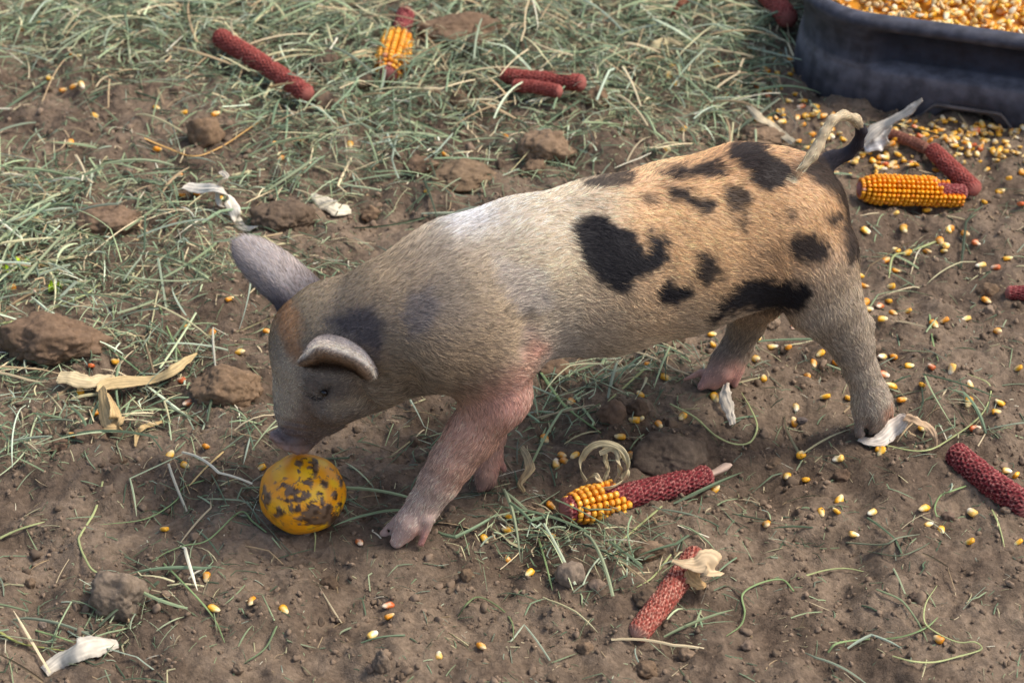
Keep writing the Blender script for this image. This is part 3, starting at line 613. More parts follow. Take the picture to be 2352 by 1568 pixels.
# ------------------------------------------------------------------ cobs
def frame_of(A, B):
    a = nrm(B - A); u = nrm(np.cross(a, np.array([0, 0, 1.0]))); v = np.cross(u, a); return a, u, v
def core_mesh(name, A, B, r0, r1, c_dark, c_mid, c_pale, ncir=80, taper=.12, pits=16, pale=.3, seed=0, gaps=None):
    Ln = np.linalg.norm(B - A); a, u, v = frame_of(A, B); nl = max(30, int(Ln / .0010)); rs = np.random.default_rng(seed)
    t = np.linspace(0, 1, nl + 1); th = np.linspace(0, 2 * math.pi, ncir, endpoint=False); TT, TH = np.meshgrid(t, th, indexing='ij')
    r = r0 + (r1 - r0) * TT; e = np.minimum(TT * Ln, (1 - TT) * Ln); r = r * np.sqrt(np.clip(1 - (1 - np.clip(e / (.7 * r0), 0, 1)) ** 2, .04, 1))
    rows = TT * Ln / .0042; sh = np.floor(rows) % 2 * math.pi; cell = np.cos(TH * pits + sh * 1.0 + 1.6 * gnoise(TH * 2 + seed, TT * Ln * 180, 36)) * .5 + .5; rowp = np.sin(((rows + .5 * gnoise(TH * 3 + seed, TT * Ln * 200, 37)) % 1) * math.pi)
    jit = gnoise(TH * 6 + seed, TT * Ln * 500, 31); bumpv = cell * rowp
    j3 = gnoise(TH * 22 + seed, TT * Ln * 1500, 35); r = r * (1 - .12 * bumpv + .10 * jit + .11 * j3 + .04 * gnoise(TH * 1.0, TT * 4 + seed, 33))
    P = A + (TT * Ln)[..., None] * a + r[..., None] * (np.cos(TH)[..., None] * u + np.sin(TH)[..., None] * v)
    bend = np.sin(TT * math.pi) * rs.normal(0, .0015); P = P + bend[..., None] * u
    j2 = gnoise(TH * 9 + seed, TT * Ln * 900, 34)
    w = np.clip(bumpv * 1.1, 0, 1)[..., None]; col = c_mid * (1 - w) + c_dark * w; w = (np.maximum(sstep(.05, .4, j2), sstep(.15, .45, j3)) * (1 - bumpv) * .8)[..., None]; col = col * (1 - w) + c_pale * w; col = col * (1 + .9 * gnoise(TH * 14 + seed, TT * Ln * 700, 38) + .5 * gnoise(TH * 4, TT * Ln * 120 + seed, 39))[..., None].clip(.25, 2)
    ends = sstep(.006, 0, e)[..., None] * .6; col = col * (1 - ends) + c_pale * .8 * ends
    P = P.reshape(-1, 3); n0 = len(P); P = np.vstack([P, A, B]); col = np.vstack([col.reshape(-1, 3), c_pale * .7, c_pale * .7])
    F4 = tube_faces(nl + 1, ncir); j = np.arange(ncir); c1_ = np.stack([np.full(ncir, n0), (j + 1) % ncir, j, j], -1)
    me = bpy.data.meshes.new(name); base = nl * ncir
    tri = [(n0, int((k + 1) % ncir), int(k)) for k in j] + [(n0 + 1, int(base + k), int(base + (k + 1) % ncir)) for k in j]
    me.from_pydata(P.tolist(), [], F4.tolist() + tri); me.polygons.foreach_set('use_smooth', [True] * len(me.polygons))
    at = me.color_attributes.new('col', 'FLOAT_COLOR', 'POINT'); c4 = np.ones((len(P), 4), np.float32); c4[:, :3] = col; at.data.foreach_set('color', c4.ravel()); me.update()
    return me
RED = (s2l((62, 18, 24)), s2l((122, 44, 48)), s2l((196, 138, 126))); TANRED = (s2l((98, 38, 32)), s2l((150, 76, 64)), s2l((214, 172, 148))); BRICK = (s2l((88, 34, 30)), s2l((140, 64, 56)), s2l((190, 122, 110))); BROWN = (s2l((75, 45, 36)), s2l((128, 82, 68)), s2l((170, 125, 105)))

def kernel_mesh(name, kind, seed, seg=(7, 8)):
    """one grain: wide domed crown at +z, narrow pale tip at -z; x is its width, y its thickness"""
    nl, nc = seg; rs = np.random.default_rng(seed); V = []; colr = []
    pal = {'yellow': ((230, 166, 38), (238, 188, 72), (230, 208, 156)), 'orange': ((220, 142, 32), (230, 162, 54), (226, 198, 148)), 'pale': ((232, 186, 96), (240, 210, 140), (240, 228, 200)), 'red': ((200, 100, 50), (224, 140, 76), (238, 210, 180))}[kind]
    pal = [s2l(c) for c in pal]
    for i in range(nl + 1):
        a = math.pi * i / nl; z = math.cos(a); wv = (.5 + .5 * z)
        sc = math.sin(a) ** .62 * (.52 + .48 * wv ** .8)
        for j in range(nc):
            b = 2 * math.pi * j / nc; cx, sy = math.cos(b), math.sin(b); cx = math.copysign(abs(cx) ** .75, cx); sy = math.copysign(abs(sy) ** .85, sy)
            zz = z * .0052 - (.0009 if i == 0 else 0)
            V.append([cx * sc * .0042 * (1 + .06 * rs.normal()), sy * sc * .0024 * (1 + .08 * rs.normal()) + .0003 * math.sin(a * 2), zz])
            c = pal[0] if z > -.2 else pal[1]
            if i == 0: c = pal[1] * 1.05
            if z < -.62: c = pal[2]
            if sy > .3 and -.5 < z < .5 and abs(cx) < .6: c = pal[1] * .4 + pal[2] * .6
            colr.append(c)
    return mesh_np(name, V, tube_faces(nl + 1, nc), True, np.array(colr))
def cob_kernel_mesh(name, c_top, c_side, c_spot):
    """a grain set in a cob: rounded block, crown up (+z), x along the cob, y round it"""
    V = []; colr = []; lv = [(0, .80, .80), (.45, .92, .92), (.75, .95, .92), (.93, .78, .74), (1.0, .42, .38)]; nc = 10
    for q_, (z, sx, sy) in enumerate(lv):
        for j in range(nc):
            b = 2 * math.pi * (j + .5) / nc; cx, cy = math.cos(b), math.sin(b); cx = math.copysign(abs(cx) ** .6, cx); cy = math.copysign(abs(cy) ** .6, cy)
            V.append([cx * sx, cy * sy, z]); colr.append(c_side if q_ < 2 else c_top)
    V.append([0, 0, .99]); colr.append(c_spot); n = len(lv)
    me = bpy.data.meshes.new(name); f = tube_faces(n, nc).tolist() + [((n - 1) * nc + j, (n - 1) * nc + (j + 1) % nc, n * nc) for j in range(nc)]
    me.from_pydata(V, [], f); me.polygons.foreach_set('use_smooth', [True] * len(me.polygons))
    at = me.color_attributes.new('col', 'FLOAT_COLOR', 'POINT'); c4 = np.ones((len(V), 4), np.float32); c4[:, :3] = np.array(colr); at.data.foreach_set('color', c4.ravel()); me.update(); me.materials.append(M['kernel'])
    return me
CK = [cob_kernel_mesh('cob_grain_yellow', s2l((232, 166, 52)), s2l((205, 110, 20)), s2l((240, 196, 100))), cob_kernel_mesh('cob_grain_amber', s2l((226, 148, 40)), s2l((190, 90, 18)), s2l((236, 180, 84))),
      cob_kernel_mesh('cob_grain_pink', s2l((206, 140, 96)), s2l((160, 70, 40)), s2l((226, 190, 160)))]
CKO = [cob_kernel_mesh('cob_grain_gold', s2l((240, 160, 20)), s2l((200, 96, 10)), s2l((238, 186, 70))), cob_kernel_mesh('cob_grain_deep', s2l((226, 136, 16)), s2l((184, 80, 10)), s2l((232, 160, 40))), CK[2]]

from mathutils import Matrix
def make_cob(label, pA, pB, r0_px, r1_px, tone, rk_px=0, seed=0, stalk=None, grains=None, name='corn_cob', lift=0.0, meshes=CK, group='eaten corn cobs on the ground'):
    A = G(*pA); B = G(*pB); m = px_m((A + B) / 2); r0, r1 = r0_px * m, r1_px * m
    za = r0 * .82 + lift; zb = r1 * .82 + lift
    if rk_px: rk = rk_px * m; za = rk * .85; zb = r1 * .85
    A = GZ(*pA, za); B = GZ(*pB, zb)
    root = empty(name, (A + B) / 2 - np.array([0, 0, 1]) * min(za, zb), label=label, category='corn cob', group=group)
    org = np.array(root.location)
    link('core', core_mesh('cob_core', A - org, B - org, r0, r1, *tone, seed=seed), M['cob'], root)
    a, u, v = frame_of(A, B); Ln = np.linalg.norm(B - A)
    if stalk:
        S = GZ(*stalk, .012); n = 12; t = np.linspace(0, 1, n + 1)[:, None]; P = B - a * .006 + (S - B + a * .006) * t; rs_ = np.interp(t[:, 0], [0, .3, .8, 1], [.0032, .0026, .0036, .0012])
        th = np.linspace(0, 2 * math.pi, 10, endpoint=False); ring = (np.cos(th)[None, :, None] * u + np.sin(th)[None, :, None] * v) * rs_[:, None, None] * (1 + .2 * np.sin(th * 3)[None, :, None])
        link('stalk', mesh_np('cob_stalk', (P[:, None] + ring).reshape(-1, 3) - org, tube_faces(n + 1, 10), True, np.tile(s2l((190, 165, 145)), (len(P) * 10, 1))), M['husk'], root)
    if grains:
        rows, t0, t1, pitch, mask, kmax = grains; rk = rk_px * m; rs = np.random.default_rng(seed + 50); made = 0; left = []
        view = nrm(CAM - (A + B) / 2); cand = []
        for i in range(rows):
            th = 2 * math.pi * i / rows + .1; nk = int((t1 - t0) * Ln / pitch)
            for k in range(nk):
                t = t0 + (k + .5) * pitch / Ln
                if not mask(i, t, math.cos(th), math.sin(th), rs): continue
                rad = math.cos(th) * u + math.sin(th) * v; env = 1 - .42 * max(0, (t0 + .18 - t) / .18) ** 2 - .10 * max(0, (t - t1 + .08) / .08)
                cand.append((-(rad @ view), t, th, rad, env))
        cand.sort(key=lambda c: c[0])
        for n_, (vs, t, th, rad, env) in enumerate(cand):
            rr_ = rk * env; rc = r0 + (r1 - r0) * t; hgt = max(rr_ - rc * .8, .002); tang = np.cross(rad, a); wy = math.pi * (rr_ + rc) / 2 / rows * 1.06
            px_ = pitch * .5 * rs.uniform(.9, 1.02); hj = hgt * rs.uniform(.93, 1.05)
            Mx = np.eye(4); Mx[:3, 0] = a * px_; Mx[:3, 1] = tang * wy; Mx[:3, 2] = rad * hj; Mx[:3, 3] = A + a * t * Ln + rad * rc * .8 + a * rs.normal(0, .0002) - org
            mi = rs.choice([0, 0, 0, 1, 1, 2] if t < t0 + .12 else [0, 0, 0, 0, 1])
            if n_ < kmax:
                o = bpy.data.objects.new('kernel', meshes[mi]); C.link(o); o.parent = root; o.matrix_local = Matrix(Mx.tolist())
            else: left.append((Mx, meshes[mi]))
        if left:
            vs_, fs, cs, b0 = [], [], [], 0
            for Mx, me in left:
                co = np.zeros(len(me.vertices) * 3); me.vertices.foreach_get('co', co); co = co.reshape(-1, 3); vs_.append(co @ Mx[:3, :3].T + Mx[:3, 3])
                cc = np.zeros(len(me.vertices) * 4); me.color_attributes[0].data.foreach_get('color', cc); cs.append(cc.reshape(-1, 4)[:, :3])
                fs += [tuple(i + b0 for i in p.vertices) for p in me.polygons]; b0 += len(co)
            me = bpy.data.meshes.new('hidden_kernels'); me.from_pydata(np.vstack(vs_).tolist(), [], fs); me.polygons.foreach_set('use_smooth', [True] * len(me.polygons))
            at = me.color_attributes.new('col', 'FLOAT_COLOR', 'POINT'); c4 = np.ones((b0, 4), np.float32); c4[:, :3] = np.vstack(cs); at.data.foreach_set('color', c4.ravel()); me.update()
            link('underside_kernels', me, M['kernel_mass'], root, kind='stuff')
    return root
def mask_front(i, t, c, s, rs):   # ragged patch of grains on the lower left half
    lim = .37 + .07 * math.sin(i * 1.3) + (.05 if s < .2 else -.05)
    if t > lim or rs.random() < .02: return False
    return t > .055 + .03 * math.sin(i * 2.1) or s < 0
make_cob('dark red cob with a patch of yellow kernels at one end and a stalk tip', (1288, 1174), (1636, 1092), 32, 29, RED, 46, 1, (1680, 1067), (15, .03, .44, .0052, mask_front, 300))
make_cob('bare tan and red cob with a scrap of dry husk across its top', (1459, 1462), (1606, 1268), 27, 31, TANRED, 0, 2)
make_cob('bare dark red cob running out of the picture at the right edge', (2184, 1034), (2372, 1172), 31, 34, RED, 0, 3)
make_cob('small dark red cob end alone at the far right edge', (2308, 672), (2400, 676), 15, 20, RED, 0, 4)
make_cob('long bare brick red cob lying slanted in the green hay', (499, 82), (711, 220), 23, 21, BRICK, 0, 5, lift=.012)
make_cob('stubby cob with thick yellow kernels and a bare red end in the hay', (889, 178), (932, 28), 22, 22, RED, 40, 6, None, (14, .04, .58, .0056, lambda i, t, c, s, rs: rs.random() > .03, 300), lift=.015)
make_cob('upper bare red cob of the crossed pair in the hay', (1149, 174), (1345, 192), 18, 20, BRICK, 0, 7, lift=.014)
make_cob('lower shorter red cob of the crossed pair in the hay', (1176, 196), (1290, 212), 15, 16, BRICK, 0, 8, lift=.012)
make_cob('bare red cob end at the top edge beside the black tub', (1754, -20), (1812, 46), 24, 25, BRICK, 0, 9, lift=.010)
make_cob('thin dull brown cob behind the white husk near the tub', (2040, 306), (2132, 344), 13, 14, BROWN, 0, 10)
make_cob('bare red cob resting against the yellow cob near the tub', (2136, 340), (2242, 440), 20, 22, BRICK, 0, 11)
def mask_yel(i, t, c, s, rs):
    if s > .35 and t > .70 + .05 * math.sin(i): return False
    if .1 < s <= .35 and t > .86: return False
    return rs.random() > .015
make_cob('yellow cob still covered with kernels near the black tub', (1968, 433), (2222, 442), 19, 19, RED, 36, 12, None, (18, .02, .97, .0046, mask_yel, 300), meshes=CKO)

# ------------------------------------------------------------------ loose kernels
KP = []
KP += [ZA(p) + ('o',) for p in [(140, 207), (265, 170), (490, 383), (338, 537), (425, 615), (495, 590), (640, 788), (1055, 735), (1235, 765), (1450, 775), (472, 975), (1060, 1015), (1210, 1193), (1220, 1320), (1325, 1300), (1480, 1345), (245, 1485), (1845, 975), (2008, 942), (1888, 1075), (2260, 393)]]
KP += [ZA(p) + ('w',) for p in [(540, 390), (550, 582), (322, 1243)]]
KP += [ZB(p) + ('o',) for p in [(1120, 920), (720, 1050), (605, 1303), (2250, 455), (2215, 1015), (2325, 880), (2270, 570), (2225, 520), (85, 985)]]
KP += [ZD(p) + ('o',) for p in [(753, 188), (880, 208), (1108, 345), (985, 430), (1085, 420), (615, 510), (1792, 550), (1980, 627), (2308, 632), (1773, 1283), (273, 273), (845, 40), (1675, 403), (2290, 185), (1385, 20)]]
KP += [ZD(p) + ('w',) for p in [(1325, 430), (1205, 578), (1710, 510), (1097, 70), (1998, 428), (2235, 150)]]
KP += [ZE(p) + ('o',) for p in [(1437, 385), (1150, 455), (1140, 545), (1433, 585), (990, 608), (1140, 735), (1290, 835), (350, 1125), (970, 1330), (1530, 85), (1595, 48), (1510, 45), (1975, 50)]]
KP += [ZE(p) + ('r',) for p in [(340, 1055), (150, 632)]] + [ZE(p) + ('w',) for p in [(680, 1390), (1470, 100), (238, 1252)]]
KP += [ZF(p) + ('o',) for p in [(80, 450), (1295, 720), (1475, 765), (1865, 752), (1675, 895), (1600, 525), (800, 960), (560, 1170), (660, 1310), (505, 1470), (1440, 1552)]]
KP += [ZF(p) + ('r',) for p in [(640, 990), (1260, 1092), (1310, 1250), (243, 470)]]
KP += [ZG(p) + ('o',) for p in [(1143, 45), (1245, 112), (1103, 540), (1388, 865), (1440, 1075), (1690, 1028), (1910, 1083), (1757, 128)]]
KP += [ZH(p) + (('w' if i % 6 == 2 else 'r' if i % 9 == 4 else 'o'),) for i, p in enumerate([(925, 50), (1180, 40), (1480, 38), (1585, 68), (1660, 130), (1865, 230), (1130, 175), (1420, 120), (1460, 145), (1447, 182), (1335, 185), (1065, 240), (1130, 310), (1785, 290), (1685, 275), (1200, 195), (900, 345), (915, 412), (1095, 415), (920, 525), (950, 565), (1075, 508), (1020, 545),
        (1205, 578), (1110, 590), (1445, 640), (1585, 630), (1380, 665), (1725, 508), (1800, 710), (1040, 630), (452, 682), (313, 812), (415, 815), (203, 893), (585, 925), (628, 858), (742, 905), (1037, 878), (1115, 877), (1047, 998), (1097, 1070), (1168, 1162), (1300, 1062), (1615, 1063), (1605, 1180), (1813, 1182), (1790, 1243), (1932, 955), (1360, 945), (1495, 962),
        (1215, 938), (255, 1020), (545, 1005), (658, 1142), (810, 1148), (468, 1215), (460, 1310), (1650, 1352), (1300, 1355), (1025, 1495), (500, 1525), (745, 1550), (215, 760)])]
KP += [Z2(p) + ('o',) for p in [(635, 230), (700, 140), (837, 1055), (840, 1100), (555, 1190), (205, 1360), (630, 1250), (515, 1325), (850, 1340), (490, 1440), (520, 1435), (600, 1460), (705, 1425), (425, 1515), (90, 1525)]]
KP += [ZC(p) + (('w' if i % 7 == 3 else 'r' if i % 5 == 4 else 'o'),) for i, p in enumerate([(275, 445), (345, 295), (495, 240), (505, 325), (535, 535), (615, 490), (690, 500), (780, 510), (815, 480), (355, 548), (412, 585), (340, 650), (580, 610), (640, 620), (625, 660), (730, 610), (810, 645), (770, 690), (860, 690), (850, 730), (940, 730), (885, 800), (1000, 790), (960, 760),
        (655, 415), (700, 375), (775, 405), (1135, 950), (1110, 910), (1620, 870), (1840, 965), (1910, 1050), (1450, 900), (1950, 970), (2000, 990), (2090, 960), (1640, 1385), (1700, 1425), (1480, 1450), (2335, 1385), (2250, 1210), (2190, 1300), (1300, 1040), (1340, 1100), (1600, 1110), (1290, 1560), (1540, 1540), (1850, 1550), (2080, 1370), (560, 590), (600, 470)])]
ck = np.random.default_rng(3)
for cx, cy, sx, sy, n in [(1880, 320, 30, 20, 14), (2020, 370, 50, 16, 24), (2180, 310, 70, 16, 30), (2290, 360, 50, 30, 40), (2240, 440, 40, 26, 14), (2150, 270, 80, 8, 10), (1760, 200, 60, 25, 16), (2200, 500, 90, 30, 10)]:
    for _ in range(n): KP.append((cx + ck.normal() * sx, cy + ck.normal() * sy, 'o' if ck.random() > .3 else ('w' if ck.random() > .5 else 'r')))
KP = [k for k in KP if k[0] < 2375 and k[1] > 0][:296]
KM = {'o': [kernel_mesh('grain_yellow', 'yellow', 1), kernel_mesh('grain_orange', 'orange', 2), kernel_mesh('grain_yellow_b', 'yellow', 5)], 'w': [kernel_mesh('grain_pale', 'pale', 3)], 'r': [kernel_mesh('grain_red', 'red', 4)]}
for L_ in KM.values():
    for me in L_: me.materials.append(M['kernel'])
word = {'o': 'orange', 'w': 'whitish', 'r': 'reddish'}
from mathutils import Euler
KOBJ = []
for x, y, t in KP:
    p = G(x, y); me = KM[t][ck.integers(len(KM[t]))]; o = bpy.data.objects.new('corn_kernel', me); C.link(o)
    o.rotation_euler = Euler((math.pi / 2 + ck.normal() * .35, ck.normal() * .3, ck.uniform(0, 6.28))); s = ck.uniform(.78, 1.02); o.scale = (s, s * 1.1, s)
    o.location = (p[0], p[1], p[2] + .0018)
    o['category'] = 'corn kernel'; o['group'] = 'loose corn kernels scattered on the soil'; KOBJ.append((o, word[t], x, y))

buckets = {}
for o, w_, x, y in KOBJ:
    wh, d = where(x, y); buckets.setdefault((w_, wh), []).append((d, o))
ORD = ['closest', 'second closest', 'third closest', 'fourth closest', 'fifth closest', 'sixth closest', 'seventh closest', 'eighth closest', 'ninth closest', 'tenth closest']
for (w_, wh), lst in buckets.items():
    lst.sort(key=lambda q: q[0])
    for i, (d, o) in enumerate(lst):
        if len(lst) == 1: o['label'] = f'{w_} corn kernel lying {wh}'
        elif i < len(ORD): o['label'] = f'{ORD[i]} {w_} kernel {wh}'
        else: o['label'] = f'{w_} kernel further out {wh}'

# ------------------------------------------------------------------ the feed tub
CO = np.array([.272, .431]); e1 = nrm(np.array([.956, -.292])); e2 = np.array([-e1[1], e1[0]])
WT, DT, RC = .62, .44, .085
def tub_plan(inset, n=420):
    """closed rounded rectangle, starting on the left side and running along the front"""
    w, d, r = WT, DT, RC; pts = []; out = []
    cs = [((r, r), math.pi, 1.5 * math.pi), ((w - r, r), 1.5 * math.pi, 2 * math.pi), ((w - r, d - r), 0, .5 * math.pi), ((r, d - r), .5 * math.pi, math.pi)]
    for k, ((cx, cy), a0, a1) in enumerate(cs):
        for a in np.linspace(a0, a1, 40): pts.append((cx + (r - inset) * math.cos(a), cy + (r - inset) * math.sin(a)))
        (nx_, ny_), b0, _ = cs[(k + 1) % 4]; q0 = pts[-1]; q1 = (nx_ + (r - inset) * math.cos(b0), ny_ + (r - inset) * math.sin(b0))
        for t in np.linspace(0, 1, 66)[1:-1]: pts.append((q0[0] + (q1[0] - q0[0]) * t, q0[1] + (q1[1] - q0[1]) * t))
    return np.array(pts)
base_pl = tub_plan(0.0); NT = len(base_pl)
frontw = sstep(.075, .11, base_pl[:, 0]) * (base_pl[:, 1] < .02) * sstep(WT - .08, WT - .11, base_pl[:, 0])      # where the recessed front panel runs
backw = sstep(.075, .11, base_pl[:, 0]) * (base_pl[:, 1] > DT - .02) * sstep(WT - .08, WT - .11, base_pl[:, 0])
sidew = sstep(.09, .13, base_pl[:, 1]) * sstep(DT - .09, DT - .13, base_pl[:, 1]) * (base_pl[:, 0] > WT - .02)
panel = np.maximum(np.maximum(frontw, backw), sidew)
notch = sstep(.145, .165, base_pl[:, 0]) * sstep(.225, .205, base_pl[:, 0]) * (base_pl[:, 1] < .02)
prof = [(-.002, .000, 0), (-.005, .004, 0), (-.003, .028, 0), (-.001, .042, 0), (.0005, .0455, 0), (.006, .0475, 1), (.0085, .051, 1), (.008, .070, 1), (.006, .082, 1), (.001, .088, .5), (-.005, .091, 0), (-.009, .095, 0), (-.009, .100, 0), (-.006, .104, 0), (.000, .1055, 0), (.006, .104, 0), (.010, .099, 0), (.014, .085, 0), (.030, .030, 0), (.045, .012, 0), (.12, .010, 0)]
TVv = []; tc = []
def g2(pl): return CO + pl[:, 0:1] * e1 + pl[:, 1:2] * e2
for ins, z, pw in prof:
    rec = pw * panel * .014 if ins < .02 else 0
    ins_v = (ins - (.006 if pw else 0)) + rec if pw else np.full(NT, ins)
    pl = np.array([base_pl[i] for i in range(NT)]); nrmv = np.gradient(np.vstack([pl[-1:], pl, pl[:1]]), axis=0)[1:-1]; nv_ = nrm(np.stack([-nrmv[:, 1], nrmv[:, 0]], -1))
    pl = pl + nv_ * (ins_v if np.ndim(ins_v) else np.full(NT, ins_v))[:, None]; xy = g2(pl)
    zz = np.full(NT, z); zz = np.where((z < .015) & (ins < .01), np.maximum(zz, notch * .016), zz)
    gz = ground(CO[0] + .1, CO[1] + .02) * 0 - .002
    TVv.append(np.column_stack([xy, zz + gz]))
    cbase = s2l((22, 31, 47)); dust = s2l((104, 102, 108))
    nn = gnoise(xy[:, 0] * 40, xy[:, 1] * 40 + z * 60, 41) * .5 + .5; nn = nn * (1 + 1.2 * gnoise(xy[:, 0] * 150, xy[:, 1] * 150 + z * 220, 42)); wd = np.clip((.10 + .34 * sstep(.05, .03, z) + .75 * (.041 < z < .0485) + .28 * (z > .09)) * (.5 + nn), 0, .85)
    wd = np.maximum(wd, (1 - frontw) * (.22 + .2 * nn))
    tc.append(cbase * (1 - wd)[:, None] + dust * wd[:, None])
tub = empty('feed_tub', (CO[0] + .3, CO[1] + .12, 0), label='black rubber feed tub full of corn at the top right', category='feed tub'); torg = np.array(tub.location)
TVa = np.vstack(TVv) - torg; nt_ = len(prof)
link('wall', mesh_np('tub_wall', TVa, tube_faces(nt_, NT), True, np.vstack(tc)), M['tub'], tub)
# thicken the notch with a rim bar
nb = 24; tb = np.linspace(0, 1, nb); xb = .135 + .10 * tb; zb = .0005 + .017 * sstep(0, .2, tb) * sstep(1, .8, tb)
pb = CO + xb[:, None] * e1 + (-.005) * e2; th = np.linspace(0, 2 * math.pi, 8, endpoint=False)
ring = np.stack([pb[:, None, 0] + np.cos(th) * .0022 * -e2[0], pb[:, None, 1] + np.cos(th) * .0022 * -e2[1], zb[:, None] + np.sin(th) * .002], -1)
link('notch_rim', mesh_np('notch_rim', ring.reshape(-1, 3) - torg, tube_faces(nb, 8), True, np.tile(s2l((96, 88, 84)), (nb * 8, 1))), M['tub'], tub)
# floor of the tub
pl = tub_plan(0); pl = pl * .9 + np.array([WT, DT]) * .05; xy = g2(pl); cxy = g2(np.array([[WT / 2, DT / 2]]))[0]
fv = np.vstack([np.column_stack([xy, np.full(NT, .0085)]), [[cxy[0], cxy[1], .0085]]]) - torg
link('bottom', mesh_np('tub_bottom', fv, np.array([(i, (i + 1) % NT, NT) for i in range(NT)]), False, np.tile(s2l((40, 40, 46)), (NT + 1, 1))), M['tub'], tub)

def transform_many(meshes, P, rots, scales, name, mat, extra=None):
    """joins many transformed copies of small meshes into one mesh (quads only)"""
    vs, fs, cs, b0 = [], [], [], 0
    data = []
    for me in meshes:
        co = np.zeros(len(me.vertices) * 3); me.vertices.foreach_get('co', co); cc = np.zeros(len(me.vertices) * 4); me.color_attributes[0].data.foreach_get('color', cc)
        fi_ = np.array([tuple(p.vertices) for p in me.polygons]); data.append((co.reshape(-1, 3), cc.reshape(-1, 4)[:, :3], fi_))
    which = rng.integers(0, len(meshes), len(P))
    for k, (co, cc, fi_) in enumerate(data):
        m = which == k; n = m.sum()
        if not n: continue
        W = np.einsum('nij,vj->nvi', rots[m] * scales[m][:, None, None], co) + P[m][:, None]; vs.append(W.reshape(-1, 3)); br = rng.uniform(.75, 1.15, (n, 1, 1))
        cs.append((cc[None] * br).reshape(-1, 3)); fs.append((fi_[None] + (np.arange(n) * len(co))[:, None, None] + b0).reshape(-1, 4)); b0 += n * len(co)
    return mesh_np(name, np.vstack(vs), np.vstack(fs), True, np.clip(np.vstack(cs), 0, .95))
def euler_mats(a, b, c):
    ca, sa, cb, sb, cc, sc = np.cos(a), np.sin(a), np.cos(b), np.sin(b), np.cos(c), np.sin(c); z = np.zeros_like(a); o = np.ones_like(a)
    Rx = np.stack([o, z, z, z, ca, -sa, z, sa, ca], -1).reshape(-1, 3, 3); Ry = np.stack([cb, z, sb, z, o, z, -sb, z, cb], -1).reshape(-1, 3, 3); Rz = np.stack([cc, -sc, z, sc, cc, z, z, z, o], -1).reshape(-1, 3, 3)
    return Rz @ Ry @ Rx
low = [kernel_mesh('grain_small_' + k, k, 9, (4, 6)) for k in ('yellow', 'yellow', 'orange', 'yellow', 'pale', 'yellow', 'yellow', 'pale', 'orange')]
NK = 5200; u_ = rng.uniform(.03, .59, NK); v_ = rng.uniform(.030, .41, NK); top = .086 + .010 * np.sin(u_ * 14) * np.sin(v_ * 12) + .012 * sstep(.02, .15, v_)
_rc = np.hypot(np.maximum(RC - np.minimum(u_, WT - u_), 0), np.maximum(RC - np.minimum(v_, DT - v_), 0)) < RC - .030; u_, v_ = u_[_rc], v_[_rc]; NK = len(u_); top = top[_rc]; xy = CO + u_[:, None] * e1 + v_[:, None] * e2; P = np.column_stack([xy, top - rng.uniform(0, .012, NK)])
a_ = rng.normal(math.pi / 2, .7, NK)
tubcorn = link('corn_kernels_in_tub', transform_many(low, P, euler_mats(a_, rng.normal(0, .6, NK), rng.uniform(0, 6.28, NK)), rng.uniform(.9, 1.15, NK), 'tub_corn', None), M['kernel_mass'], kind='stuff', label='heap of shelled yellow corn filling the black tub', category='corn')
# dusty bed below the grains so that none of the tub floor shows
gu, gv_ = np.meshgrid(np.linspace(.026, .594, 60), np.linspace(.026, .414, 44), indexing='ij'); tz = .074 + .010 * np.sin(gu * 14) * np.sin(gv_ * 12) + .012 * sstep(.02, .15, gv_) + .002 * gnoise(gu * 90, gv_ * 90, 44)
_qu, _qv = np.minimum(gu, WT - gu), np.minimum(gv_, DT - gv_); _cr = np.maximum(RC - _qu, 0), np.maximum(RC - _qv, 0); _hr = np.hypot(*_cr); _ks = np.where(_hr > RC - .026, (RC - .026) / np.maximum(_hr, 1e-6), 1); _in = (_cr[0] > 0) & (_cr[1] > 0)
_nu, _nv = np.where(_in, RC - _cr[0] * _ks, _qu), np.where(_in, RC - _cr[1] * _ks, _qv); gu = np.where(gu < WT / 2, _nu, WT - _nu); gv_ = np.where(gv_ < DT / 2, _nv, DT - _nv)
bx = CO[0] + gu * e1[0] + gv_ * e2[0]; by = CO[1] + gu * e1[1] + gv_ * e2[1]
link('corn_bed', mesh_np('corn_bed', np.stack([bx, by, tz], -1).reshape(-1, 3), tube_faces(60, 44, False)[:, ::-1], True, np.tile(s2l((206, 140, 40)), (60 * 44, 1))), M['kernel_mass'], tubcorn, kind='stuff')
# spilled grains beyond those that stand as objects of their own
n = 420; sx = np.concatenate([rng.normal(2290, 60, 160), rng.normal(2190, 90, 120), rng.normal(1990, 60, 70), rng.normal(1840, 50, 70)]); sy = np.concatenate([rng.normal(340, 26, 160), rng.normal(300, 14, 120), rng.normal(375, 20, 70), rng.normal(285, 35, 70)])
ok = (sy > 292 - (2352 - sx) * .10) & (sy > 0) & (rng.random(n) < .35 + 1.4 * gnoise(sx / 30, sy / 18, 91)); P = G(sx[ok], sy[ok], .0015); n = ok.sum()
link('spilled_corn', transform_many(low, P, euler_mats(rng.normal(math.pi / 2, .4, n), rng.normal(0, .3, n), rng.uniform(0, 6.28, n)), rng.uniform(.55, .95, n), 'spilled_corn', None), M['kernel_mass'], kind='stuff', label='crowded spill of corn and grain bits in front of the black tub', category='corn')

